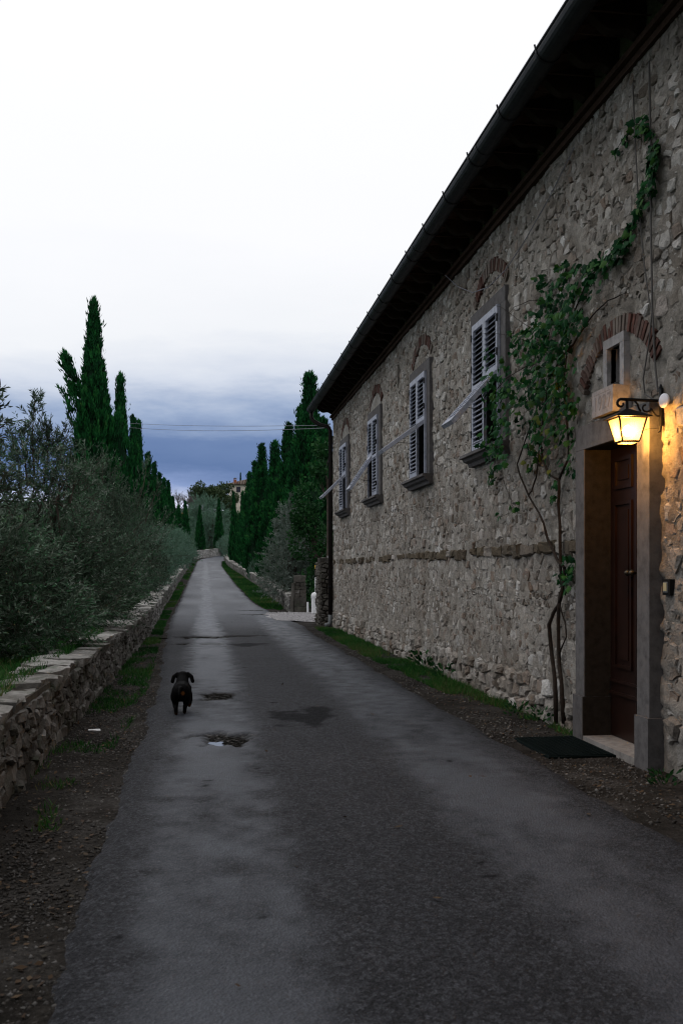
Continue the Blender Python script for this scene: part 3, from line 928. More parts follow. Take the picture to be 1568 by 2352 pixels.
for k in range(int((Y1 - 1) / .30)):
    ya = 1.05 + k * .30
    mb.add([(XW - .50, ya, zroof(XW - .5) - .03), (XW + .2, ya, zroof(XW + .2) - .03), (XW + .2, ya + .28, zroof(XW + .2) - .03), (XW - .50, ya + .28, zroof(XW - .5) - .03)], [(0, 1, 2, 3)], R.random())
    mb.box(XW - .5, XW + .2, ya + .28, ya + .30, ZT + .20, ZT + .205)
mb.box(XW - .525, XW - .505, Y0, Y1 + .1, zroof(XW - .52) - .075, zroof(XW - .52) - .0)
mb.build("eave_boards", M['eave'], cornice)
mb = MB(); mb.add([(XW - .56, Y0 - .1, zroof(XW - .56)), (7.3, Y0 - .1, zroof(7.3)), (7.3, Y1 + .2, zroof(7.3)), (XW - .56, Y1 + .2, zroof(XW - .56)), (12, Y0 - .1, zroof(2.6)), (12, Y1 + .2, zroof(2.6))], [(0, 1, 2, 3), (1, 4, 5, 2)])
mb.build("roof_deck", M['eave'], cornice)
mb = MB()
k = 0
yy = Y0
while yy < Y1 + .25:
    dz = R.uniform(-.008, .008); ov = R.uniform(-.03, .03)
    V = []; n = 5
    for (x, zz) in ((XW - .56 + ov, 0), (XW + .6, .0), (7.3, 0)):
        for i in range(n + 1):
            a = math.pi * i / n
            V.append((x, yy + .085 * math.cos(a), zroof(x) + .015 + dz + .06 * math.sin(a)))
    mb.add(V, [(r_ * (n + 1) + i, r_ * (n + 1) + i + 1, (r_ + 1) * (n + 1) + i + 1, (r_ + 1) * (n + 1) + i) for r_ in (0, 1) for i in range(n)], R.random())
    yy += .215
setp(mb.build("roof_tiles", M['terracotta'], cornice, True), kind="stuff")
gut = empty("gutter", (0, 0, 0), house)
GX, GZ, GR = XW - .53, ZT + .265, .098
def half_pipe(y0, y1, r):
    mb = MB(); n = 12; V = []
    for y in (y0, y1):
        for i in range(n + 1):
            a = math.pi + math.pi * i / n
            V.append((GX + r * math.cos(a), y, GZ + r * math.sin(a)))
        for i in range(n, -1, -1):
            a = math.pi + math.pi * i / n
            V.append((GX + (r - .005) * math.cos(a), y, GZ + (r - .005) * math.sin(a)))
    m_ = 2 * (n + 1)
    mb.add(V, [(i, (i + 1) % m_, m_ + (i + 1) % m_, m_ + i) for i in range(m_)] + [tuple(range(m_ - 1, -1, -1)), tuple(range(m_, 2 * m_))])
    return mb
y = Y0 - .1
while y < Y1 + .2:
    e = min(y + 2.9, Y1 + .25)
    half_pipe(y, e, GR).build("gutter_length", M['copper'], gut, False)
    half_pipe(e - .06, e + .0, GR + .004).build("gutter_joint", M['copper'], gut)
    mb = MB(); mb.tube([(GX - GR, y, GZ), (GX - GR, e, GZ)], .011, 8); mb.build("gutter_bead", M['copper'], gut)
    y = e
    if e >= Y1 + .24: break
yy = 3.4
while yy < Y1 + .2:
    mb = half_pipe(yy, yy + .03, GR + .007)
    mb.tube([(GX - GR - .004, yy + .015, GZ), (GX - GR - .012, yy + .015, GZ + .035)], .008, 5)
    mb.build("gutter_bracket", M['iron'], gut)
    yy += 1.0
dp = empty("downpipe", (0, 0, 0), house)
DX, DYp = XW - .075, Y1 - .06
mb = MB(); mb.tube([(GX, Y1 + .12, GZ - GR + .02), (GX, Y1 + .12, GZ - .22), (GX + .06, Y1 + .10, GZ - .31), (GX + .2, Y1 + .05, GZ - .40), (DX - .06, DYp, GZ - .47), (DX, DYp, GZ - .56), (DX, DYp, .22)], .05, 12)
mb.build("pipe", M['pipe'], dp, True)
mb = MB(); mb.tube([(DX, DYp, .30), (DX, DYp, .12), (DX - .03, DYp - .01, .06), (DX - .13, DYp - .03, .03)], [.056, .056, .057, .06], 12); mb.build("pipe_shoe", M['zinc'], dp, True)
for z in (1.0, 2.6, 4.1):
    mb = MB(); mb.tube([(DX, DYp, z - .02), (DX, DYp, z + .02)], .058, 12); mb.box(DX, XW + .02, DYp - .012, DYp + .012, z - .012, z + .012); mb.build("pipe_clip", M['iron'], dp)

# ------------------------------------------------------------------ things on the house front
LY, LX = 6.54, XW - .275          # lantern centre
lan = empty("wall_lantern", (XW - .01, LY, 2.5))
setp(lan, "lit iron lantern hanging from a scrolled bracket beside the door", "lantern")
def lpart(mb, name, mat, smooth=False):
    o = mb.build(name, mat, lan, smooth); o.location = (-lan.location.x, -lan.location.y, -lan.location.z); return o
mb = MB(); mb.box(XW - .035, XW - .02, LY - .016, LY + .016, 2.40, 2.66)
mb.tube([(XW - .03, LY, 2.66), (XW - .03, LY, 2.69)], [.016, .006], 8); mb.tube([(XW - .03, LY, 2.40), (XW - .035, LY, 2.365), (XW - .05, LY, 2.355)], [.012, .008, .004], 8)
mb.box(XW - .03, XW + .03, LY - .012, LY + .012, 2.44, 2.46); mb.box(XW - .03, XW + .03, LY - .012, LY + .012, 2.60, 2.62)
lpart(mb, "back_bar", M['iron'])
mb = MB()
pts = [(XW - .03, LY, 2.575), (LX - .02, LY, 2.58)]
for k in range(12):
    a = math.pi / 2 + k / 11 * math.pi * 1.6
    r = .030 * (1 - .45 * k / 11)
    pts.append((LX - .045 + r * math.cos(a), LY, 2.551 + r * math.sin(a)))
mb.tube(pts, [.011] * 2 + [.010 - .0003 * i for i in range(12)], 8)
lpart(mb, "arm", M['iron'], True)
mb = MB()
pts = []
for k in range(24):               # the S scroll under the arm
    t = k / 23
    if t < .5:
        a = math.pi * .5 + t * 2 * math.pi * 1.5; r = .012 + .030 * t * 2
        pts.append((LX + .135 + r * math.cos(a), LY, 2.53 + r * math.sin(a)))
    else:
        q = (t - .5) * 2
        p_ = Vector(pts[11]); e_ = Vector((XW - .04, LY, 2.47))
        pts.append(p_ + (e_ - p_) * q + Vector((0, 0, -.018 * math.sin(q * math.pi))))
mb.tube(pts, .007, 6)
mb.tube([(LX + .055, LY, 2.57), (LX + .075, LY, 2.55), (LX + .085, LY, 2.52), (LX + .10, LY, 2.498)], .007, 6)
lpart(mb, "scroll", M['iron'], True)
mb = MB(); mb.tube([(LX, LY, 2.575), (LX, LY, 2.50)], .010, 8); lpart(mb, "hanger", M['iron'])
LZ0, LZ1, LT, LB = 2.275, 2.452, .098, .060
mb = MB()
pr_ = [(LT + .028, LZ1 - .004), (LT + .028, LZ1 + .004), (.03, LZ1 + .052), (.012, LZ1 + .062)]
V = [(LX + sx * r, LY + sy_ * r, z) for (r, z) in pr_ for (sx, sy_) in ((-1, -1), (1, -1), (1, 1), (-1, 1))]
mb.add(V, [(i * 4 + k, i * 4 + (k + 1) % 4, (i + 1) * 4 + (k + 1) % 4, (i + 1) * 4 + k) for i in range(3) for k in range(4)] + [(3, 2, 1, 0), (12, 13, 14, 15)])
lpart(mb, "lantern_roof", M['iron'])
m, nt, b = nodes("lit_frosted_glass")
g_t = nt.nodes.new("ShaderNodeBsdfTransparent"); g_l = nt.nodes.new("ShaderNodeBsdfTranslucent"); g_l.inputs[0].default_value = (1, .9, .75, 1)
g_m = nt.nodes.new("ShaderNodeMixShader"); g_m.inputs[0].default_value = .11
nt.links.new(g_t.outputs[0], g_m.inputs[1]); nt.links.new(g_l.outputs[0], g_m.inputs[2])
nt.links.new(g_m.outputs[0], nt.nodes["Material Output"].inputs[0])
M['lit'] = m
cor_t = [(LX + a * LT, LY + c * LT, LZ1 - .006) for a, c in ((-1, -1), (1, -1), (1, 1), (-1, 1))]
cor_b = [(LX + a * LB, LY + c * LB, LZ0 + .012) for a, c in ((-1, -1), (1, -1), (1, 1), (-1, 1))]
for k in range(4):
    mb = MB(); i2 = (k + 1) % 4
    c_ = (Vector(cor_t[k]) + Vector(cor_t[i2])) / 2
    mb.add([cor_b[k], cor_b[i2], cor_t[i2], cor_t[k]], [(0, 1, 2, 3)]); lpart(mb, "glass_pane", M['lit'])
    mb = MB(); mb.tube([cor_b[k], cor_t[k]], .0065, 6); lpart(mb, "corner_bar", M['iron'])
mb = MB()
for k in range(4):
    mb.tube([cor_b[k], cor_b[(k + 1) % 4]], .0065, 6); mb.tube([cor_t[k], cor_t[(k + 1) % 4]], .006, 6)
lpart(mb, "rim", M['iron'])
mb = MB(); zb = LZ0 + .002; q = LB * .86
mb.add([(LX - q, LY - q, zb), (LX + q, LY - q, zb), (LX + q, LY + q, zb), (LX - q, LY + q, zb)], [(3, 2, 1, 0)]); lpart(mb, "bottom_pane", M['lit'])
m, nt, b = nodes("glowing_bulb")
b.inputs['Base Color'].default_value = (.9, .8, .6, 1)
b.inputs['Emission Color'].default_value = (1.0, .45, .09, 1); b.inputs['Emission Strength'].default_value = 1000.0
mb = MB(); mb.ball((LX, LY, 2.362), (.028, .028, .036), 14, 10); lpart(mb, "bulb", m, True)
mb = MB(); mb.tube([(LX, LY, 2.40), (LX, LY, 2.46)], .016, 10); lpart(mb, "socket", M['iron'])

mb = MB(); mb.lathe([(.050, 0), (.050, .010), (.044, .014), (0, .015)], (0, 0, 0), 20)
o = mb.build("wall_disc", M['disc'], None, True); o.location = (XW - .035, 6.47, 2.565); o.rotation_euler = (0, -math.pi / 2, .25)
setp(o, "small white round disc on the wall beside the lantern bracket", "disc")
bell = empty("doorbell", (XW - .02, 6.44, 1.285)); setp(bell, "dark framed doorbell with a cream button right of the door", "doorbell")
mb = MB(); mb.box(-.02, .02, -.055, .055, -.055, .055); mb.build("bell_case", M['black'], bell)
mb = MB(); mb.box(-.026, -.018, -.032, .032, -.036, .036); mb.build("bell_rim", M['zinc'], bell)
mb = MB(); mb.box(-.030, -.024, -.024, .024, -.026, .030); mb.build("bell_button", M['cream'], bell)
# cables on the wall
def cable(P, r, label, m_='wire'):
    mb = MB(); mb.tube(P, r, 5); setp(mb.build("cable", M[m_]), label, "cable")
cable([FW(1452, 190, .05), FW(1458, 330, .035), FW(1466, 480, .04), FW(1478, 600, .035), FW(1490, 690, .03), FW(1496, 720, .04), FW(1490, 780, .035), FW(1476, 870, .04), FW(1480, 905, .03), FW(1512, 925, .03)], .006, "thin cable running down the wall and looping to the lantern bracket")
cable([FW(1490, 140, .05), FW(1493, 330, .035), FW(1494, 520, .04), FW(1497, 700, .035), FW(1503, 830, .03), FW(1510, 900, .035)], .008, "straight dark cable dropping from the eaves to the lantern bracket")
cable([FW(1318, 338, .06), FW(1260, 455, .05), FW(1200, 560, .06), FW(1160, 620, .06), FW(1120, 660, .07), FW(1085, 672, .08), FW(1050, 658, .08), FW(1022, 632, .10)], .005, "pale wire sagging under the eaves across the nearest brick arch", 'palewire')
# mat in front of the door
mt = empty("door_mat", (2.785, 7.52, .006)); setp(mt, "dark green rubber mat lying on the ground before the door", "mat")
mb = MB(); mb.box(-.26, .26, -.42, .42, -.03, .012); mb.build("mat_base", M['rubber'], mt)
mb = MB()
for k in range(20):
    yy = -.40 + k * .042; mb.box(-.245, .245, yy, yy + .02, .011, .018)
for k in range(12):
    xx = -.245 + k * .0435; mb.box(xx, xx + .012, -.40, .40, .0105, .016)
mb.build("mat_ribs", M['rubber'], mt)
# ------------------------------------------------------------------ low stone walls, pillars, gate things
def slab(fn, s0, s1, d0, d1, z0, z1, nu=4, nv=4, j=.02, tz=(0, 0)):
    """a rough flat stone: uneven top sheet, chipped edge, skirt. fn(s, d, z)"""
    V = []; F = []
    us = [i / nu for i in range(nu + 1)]; vs = [i / nv for i in range(nv + 1)]
    for iu, u in enumerate(us):
        for iv, v in enumerate(vs):
            e = (iu in (0, nu)) or (iv in (0, nv))
            zz = z1 + R.uniform(-.4, .4) * j + tz[0] * (u - .5) + tz[1] * (v - .5) - (.35 * j if e else 0)
            V.append(fn(s0 + (s1 - s0) * u + R.uniform(-j, j) * .8, d0 + (d1 - d0) * v + R.uniform(-j, j), zz))
    w = nv + 1
    for i in range(nu):
        for k in range(nv):
            F.append((i * w + k, (i + 1) * w + k, (i + 1) * w + k + 1, i * w + k + 1))
    rim = [(i, 0) for i in range(nu + 1)] + [(nu, k) for k in range(1, nv + 1)] + [(i, nv) for i in range(nu - 1, -1, -1)] + [(0, k) for k in range(nv - 1, 0, -1)]
    base = len(V)
    for (i, k) in rim:
        u, v = us[i], vs[k]
        V.append(fn(s0 + (s1 - s0) * (.04 + .92 * u) + R.uniform(-j, j) * .5, d0 + (d1 - d0) * (.06 + .88 * v) + R.uniform(-j, j) * .6, z0 + R.uniform(-.3, .3) * j))
    n = len(rim)
    for q in range(n):
        a = rim[q][0] * w + rim[q][1]; b_ = rim[(q + 1) % n][0] * w + rim[(q + 1) % n][1]
        F.append((b_, a, base + q, base + (q + 1) % n))
    F.append(tuple(base + q for q in range(n)))
    return V, F

def stone_wall(name, label, xf, side, y0, y1, h, th, near, capmat, facemat, hvar=0.03):
    """side = +1: the visible face looks towards +X"""
    root = empty(name, (float(xf(y0)), y0, 0)); setp(root, label, "stone wall")
    inv = -root.location
    def hh(y): return h + hvar * float(fbm(y * .5, 4.4, 2))
    def fn(s, z, d):
        return Vector((float(xf(s)) + side * d, s, float(zroad(s)) + z)) + inv
    # core
    yy = np.arange(y0, y1 + .01, .5)
    V = []; F = []
    for i, y in enumerate(yy):
        x = float(xf(y)); z = float(zroad(y))
        for (d, q) in ((-.012, -.1), (-.012, hh(y) - .03), (-th + .04, hh(y) - .03), (-th + .04, -.1)):
            V.append(Vector((x + side * d, y, z + q)) + inv)
    for i in range(len(yy) - 1):
        for k in range(4):
            F.append((i * 4 + k, i * 4 + (k + 1) % 4, (i + 1) * 4 + (k + 1) % 4, (i + 1) * 4 + k))
    F += [(0, 1, 2, 3), tuple(len(V) - 4 + k for k in (3, 2, 1, 0))]
    MB().add(V, F).build("wall_core", M['darkstone'], root)
    items = []
    nr = Vector((side, 0, 0))
    for (a, b_, hs) in ((y0, min(near, y1), (.07, .15)), (min(near, y1), y1, (.13, .20))):
        if b_ - a < .1: continue
        for P in rubble_cells(a, b_, -.04, h - .06, hs, (.8, 2.4)):
            A, cs, cz = area_c(P)
            g = stone_geo(P, fn, R.uniform(.003, .010), R.uniform(-.006, .028), .06, 1.2)
            if g: items.append((g[0], g[1], R.random(), shows(fn(cs, cz, 0) - inv, g[2], nr)))
    emit_stones(items, facemat, root, "stone", "small_stones", 260)
    s = y0
    caps = []
    while s < y1:
        l = R.uniform(.32, .75) if s < near else R.uniform(.5, .9)
        e = min(s + l, y1)
        t = R.uniform(.07, .13)
        top = hh(s) + R.uniform(-.018, .018)
        two = R.random() < .35 and s < near
        cut = R.uniform(.35, .65)
        for (c0, c1) in (((0, cut - .02), (cut + .02, 1)) if two else ((0, 1),)):
            d0 = .03 + R.uniform(-.05, .04) - th * c0 * 1.05; d1 = .03 - th * c1 * 1.05 + R.uniform(-.03, .03)
            caps.append(slab(lambda a, d, z: fn(a, z, d), s + .008, e - .008, d0, d1, top - t, top + R.uniform(-.01, .01),
                             4 if s < near else 2, 3, .030 if s < near else .015, (R.uniform(-.03, .03), R.uniform(-.03, .03))))
        s = e
    for k, (V, F) in enumerate(caps[:300]):
        MB().add(V, F, R.random()).build("cap_stone", capmat, root)
    return root

stone_wall("dry_stone_wall", "mossy dry-stone wall edging the olives on the left of the road", wall_l, 1, 2.6, 111.5, .555, .44, 30, M['capstone'], M['drystone'])
stone_wall("dry_stone_wall", "low stone wall running uphill from the gate pillar below the cypresses", wall_r, -1, 32.1, 113, .56, .46, 40, M['capstone'], M['drystone'])
# wall across the bend
def bend_wall():
    root = empty("dry_stone_wall", (-1.2, 112.5, 0)); setp(root, "pale stone wall closing the view where the road bends", "stone wall")
    inv = -root.location
    A, B = Vector((-1.25, 112.6, 0)), Vector((6.0, 126.5, 0))
    D = (B - A); Ln = D.length; D.normalize(); Nn = Vector((D.y, -D.x, 0))
    def zb(s): return float(np.interp(s, [0, 4, 9, 16], [2.62, 2.95, 3.25, 3.7]))
    def fn(s, z, d):
        p_ = A + D * s + Nn * d
        return Vector((p_.x, p_.y, zb(s) + z)) + inv
    V = []; F = []
    for s in np.linspace(0, Ln, 12):
        for (d, q) in ((-.03, -.6), (-.03, .80), (-.42, .80), (-.42, -.6)): V.append(fn(s, q, d))
    for i in range(11):
        for k in range(4): F.append((i * 4 + k, i * 4 + (k + 1) % 4, (i + 1) * 4 + (k + 1) % 4, (i + 1) * 4 + k))
    MB().add(V, F + [(0, 1, 2, 3)]).build("wall_core", M['earth'], root)
    for P in rubble_cells(0, Ln, -.5, .80, (.13, .21), (1.0, 2.4)):
        g = stone_geo(P, fn, R.uniform(.008, .016), R.uniform(.0, .05), .05)
        if g: MB().add(g[0], g[1], R.random()).build("stone", M['capstone'], root)
    s = 0
    while s < Ln:
        l = R.uniform(.5, .9)
        V, F = slab(lambda a, d, z: fn(a, z, d), s, min(s + l, Ln) - .01, .03, -.46, .80, .88 + R.uniform(-.03, .03), 2, 2, .02)
        MB().add(V, F, R.random()).build("cap_stone", M['capstone'], root); s += l
bend_wall()

# gate pillar at the start of the right-hand wall
PX, PY = 2.86, 32.05
pil = empty("gate_pillar", (PX, PY, 0)); setp(pil, "squat weathered stone gate pillar with a flat block on top", "pillar")
def rough_block(x0, x1, y0, y1, z0, z1, mat, name, par, j=.015, t=None):
    V, F = slab(lambda a, d, z: Vector((a, d, z)), x0, x1, y0, y1, z0, z1, 4, 4, j)
    return MB().add(V, F, R.random() if t is None else t).build(name, mat, par)
z0_ = -.05
rough_block(-.03, .39, -.2, .24, z0_, .23, M['darkstone'], "base_block", pil)
rough_block(-.02, .375, -.19, .22, .235, .55, M['darkstone'], "pillar_block", pil)
for k in range(4):
    for i in range(2):
        rough_block(-.02 + i * .2, .175 + i * .2, -.19, .2, .555 + k * .115, .665 + k * .115, M['darkstone'], "stone", pil, .022)
rough_block(-.005, .365, -.18, .2, 1.02, 1.24, M['darkstone'], "top_block", pil, .008, .3)
o = rough_block(-.13, -.045, -.25, -.05, -.05, .98, M['darkstone'], "leaning_slab", pil, .02); o.rotation_euler = (0, .04, 0)

# rubble pier against the far corner of the house
pier = empty("gate_pier", (3.16, 25.4, 0)); setp(pier, "dark rubble stone pier just behind the downpipe at the house corner", "pier")
pa_, pb_ = -.26, .55
MB().box(pa_ + .03, pb_, -.28, .5, -.1, 1.66).build("pier_core", M['earth'], pier)
for (fnp, s0, s1) in ((lambda s, z, d: Vector((s, -.30 - d, z)), pa_, pb_), (lambda s, z, d: Vector((pa_ - d, -s, z)), -.5, .30)):
    for P in rubble_cells(s0, s1, -.05, 1.62, (.08, .17), (.8, 2.0)):
        g = stone_geo(P, fnp, R.uniform(.006, .014), R.uniform(.01, .05), .05, 1.1)
        if g:
            if fnp(0, 0, 1).x < -.5: g = (g[0], [f[::-1] for f in g[1]], g[2])
            MB().add(g[0], g[1], R.random()).build("stone", M['darkstone'], pier)
rough_block(pa_ - .03, .12, -.33, .1, 1.60, 1.72, M['darkstone'], "cap_stone", pier, .03)
rough_block(.14, pb_, -.33, .1, 1.58, 1.70, M['darkstone'], "cap_stone", pier, .03)
rough_block(-.06, .02, -.18, -.10, 1.72, 1.77, M['palegravel'], "white_stone", pier, .01)
# white bollard lamp, marker post and gate beacon in the gateway
bo = empty("bollard", (3.42, 31.0, .0)); setp(bo, "stout white bollard with a domed cap in the gateway", "bollard")
prof = [(.115, -.05), (.115, .53)]
MB().lathe(prof, (0, 0, 0), 24).build("bollard_body", M['white'], bo, False)
MB().lathe([(.112, .52), (.125, .535), (.125, .60)] + [(.125 * math.cos(a), .60 + .12 * math.sin(a)) for a in np.linspace(.1, 1.5, 7)], (0, 0, 0), 24).build("domed_cap", M['white'], bo, True)
mb = MB(); mb.box(.0, .035, -.122, -.10, .40, .535); mb.build("slot", M['black'], bo)
for xx in (-.06, -.04, -.02, .035, .055, .075):
    MB().box(xx - .004, xx + .004, -.122, -.08, .03, .065).build("vent", M['black'], bo)
mp_ = empty("marker_post", (3.23, 31.4, 0)); setp(mp_, "thin short white post between the pillar and the bollard", "post")
MB().box(-.03, .03, -.03, .03, -.05, .40).build("post_shaft", M['white'], mp_)
MB().box(-.033, .033, -.033, .033, .40, .43).build("post_cap", M['black'], mp_)
bc = empty("gate_beacon", (3.64, 32.6, 0)); setp(bc, "white gate post with a black box and amber beacon behind the bollard", "beacon")
MB().box(-.05, .06, -.04, .04, -.05, 1.18).build("post_shaft", M['white'], bc)
MB().box(-.06, .06, -.05, .05, 1.18, 1.44).build("control_box", M['black'], bc)
MB().lathe([(.045, 1.44), (.05, 1.46), (.05, 1.56), (.03, 1.60), (0, 1.605)], (0, 0, 0), 14).build("amber_lens", M['yellow'], bc, True)
# small white garden lamp among the cypresses
gl = empty("garden_lamp", (0, 0, 0)); gp = W(549, 1290, 92); gl.location = (gp.x, gp.y, float(zroad(gp.y)))
setp(gl, "tiny white garden lamp at the foot of the cypresses beyond the wall", "lamp")
MB().tube([(0, 0, -.1), (0, 0, 1.2)], .04, 8).build("stem", M['iron'], gl)
MB().lathe([(.10, 1.2), (.16, 1.5), (.20, 1.52), (.03, 1.68)], (0, 0, 0), 8).build("lamp_head", M['white'], gl)

# ------------------------------------------------------------------ overhead wires on a pole hidden by the tall cypress
pole = empty("utility_pole", (0, 0, 0)); pp = W(238, 1300, 44); pole.location = (pp.x, pp.y, float(gz(pp.x, pp.y)))
setp(pole, "slim timber pole behind the tallest cypress carrying the wires", "pole")
MB().tube([(0, 0, -.2), (0, 0, 7.4)], [.12, .09], 8).build("pole_shaft", M['bark'], pole)
MB().box(-.5, .5, -.05, .05, 7.0, 7.1).build("crossarm", M['bark'], pole)
def wire(a, b_, sag, label):
    a, b_ = Vector(a), Vector(b_)
    P = [a.lerp(b_, t / 16) + Vector((0, 0, -4 * sag * (t / 16) * (1 - t / 16))) for t in range(17)]
    mb = MB(); mb.tube(P, .0085, 4); setp(mb.build("overhead_wire", M['palewire']), label, "wire")
wire(W(760, 976, 26), W(238, 968, 44), .10, "upper wire strung from the house corner across the road")
wire(W(760, 982, 26), W(238, 976, 44), .16, "lower wire strung from the house corner across the road")
wire(W(238, 972, 44), W(-60, 1092, 75), .2, "upper wire falling away over the olives on the left")
wire(W(238, 982, 44), W(-60, 1112, 75), .2, "lower wire falling away over the olives on the left")

# ------------------------------------------------------------------ dachshund
def capsule(mb, a, b_, ra, rb, n=12):
    a, b_ = Vector(a), Vector(b_)
    P = []; r = []
    d = (b_ - a).normalized()
    for k in range(5):
        q = -math.pi / 2 + k / 4 * math.pi / 2
        P.append(a + d * ra * math.sin(q)); r.append(max(.001, ra * math.cos(q)))
    for k in range(5):
        q = k / 4 * math.pi / 2
        P.append(b_ + d * rb * math.sin(q)); r.append(max(.001, rb * math.cos(q)))
    mb.tube(P, r, n)
mb = MB()
capsule(mb, (0, .02, .200), (0, .16, .195), .088, .080)
capsule(mb, (0, .14, .195), (0, .36, .190), .080, .095)
mb.ball((0, .03, .205), (.090, .085, .088))
for sx in (-1, 1):
    mb.ball((sx * .052, .03, .165), (.046, .07, .072))
capsule(mb, (0, .36, .225), (0, .46, .285), .070, .058)
mb.ball((0, .49, .305), (.064, .075, .055))
capsule(mb, (0, .53, .295), (0, .62, .275), .036, .024)
for sx in (-1, 1):                         # ears, set wide and hanging
    capsule(mb, (sx * .052, .475, .338), (sx * .088, .46, .305), .016, .020)
    capsule(mb, (sx * .086, .46, .31), (sx * .099, .455, .262), .019, .020)
# hind legs (left one pushing off), front legs
def leg(P, r):
    for i in range(len(P) - 1): capsule(mb, P[i], P[i + 1], r[i], r[i + 1], 10)
leg([(-.055, .04, .15), (-.050, .05, .095), (-.042, -.035, .060), (-.040, -.045, .018)], [.042, .030, .020, .019])
leg([(-.040, -.04, .017), (-.040, -.01, .014)], [.018, .017])
leg([(.055, .05, .15), (.050, .085, .10), (.040, .02, .065), (.036, .03, .018)], [.042, .030, .021, .019])
leg([(.036, .03, .017), (.034, .065, .014)], [.018, .018])
leg([(-.066, .34, .15), (-.074, .35, .085), (-.070, .37, .02)], [.036, .026, .021]); leg([(-.070, .37, .018), (-.070, .40, .015)], [.02, .018])
leg([(.066, .34, .15), (.078, .33, .09), (.074, .29, .06)], [.036, .026, .021]); leg([(.074, .29, .06), (.072, .285, .045)], [.021, .018])
# tail
leg([(0, -.055, .255), (-.004, -.095, .248), (-.008, -.135, .222), (-.008, -.165, .200)], [.021, .017, .013, .008])
m, nt, b = nodes("black_and_tan_coat")
tc = nt.nodes.new("ShaderNodeTexCoord")
def spot(c, r):
    d = nt.nodes.new("ShaderNodeVectorMath"); d.operation = 'DISTANCE'; d.inputs[1].default_value = c
    nt.links.new(tc.outputs['Object'], d.inputs[0])
    mr = nt.nodes.new("ShaderNodeMapRange"); mr.interpolation_type = 'SMOOTHSTEP'
    mr.inputs[1].default_value = r * .5; mr.inputs[2].default_value = r; mr.inputs[3].default_value = 1; mr.inputs[4].default_value = 0
    nt.links.new(d.outputs['Value'], mr.inputs[0]); return mr.outputs[0]
fac = spot((.028, -.075, .205), .030)
for c in ((-.04, -.03, .0), (.036, .05, .0), (-.07, .39, .0), (.07, .28, .03), (0, .63, .26)):
    fac = math_(nt, 'MAXIMUM', fac, math_(nt, 'MULTIPLY', spot(c, .045), .35))
fur = noise(nt, tc.outputs['Object'], 90, 4, .7)
coat = ramp(nt, fur, [(.3, (.0022, .0022, .0025)), (.7, (.006, .006, .0065))])
nt.links.new(mixc(nt, fac, coat, (.12, .048, .016)), b.inputs['Base Color'])
b.inputs['Roughness'].default_value = .6; b.inputs['IOR'].default_value = 1.08
bump(nt, b, fur, .4, .004)
dog = mb.build("dog", m, None, True)
rm = dog.modifiers.new("skin", 'REMESH'); rm.mode = 'VOXEL'; rm.voxel_size = .006; rm.use_smooth_shade = True
sm = dog.modifiers.new("soften", 'SMOOTH'); sm.iterations = 5; sm.factor = .5
dog.location = (-.225, 9.56, .036); dog.rotation_euler = (0, 0, -.02)
setp(dog, "black dachshund with a tan rump spot trotting away up the road", "dog")
# ------------------------------------------------------------------ foliage
def unit(v):
    return v / np.maximum(np.linalg.norm(v, axis=-1, keepdims=True), 1e-9)
def leaf_quads(P, D, L, Wd, side=None):
    """diamond leaves: base P, direction D, length L, width Wd"""
    n = len(P)
    D = unit(D)
    if side is None:
        side = np.cross(D, rng.normal(size=(n, 3)))
    S = unit(side)
    L = np.broadcast_to(L, (n,))[:, None]; Wd = np.broadcast_to(Wd, (n,))[:, None]
    mid = P + D * L * .45
    V = np.stack([P, mid + S * Wd * .5, P + D * L, mid - S * Wd * .5], 1).reshape(-1, 3)
    F = np.arange(4 * n).reshape(n, 4)
    return V, F

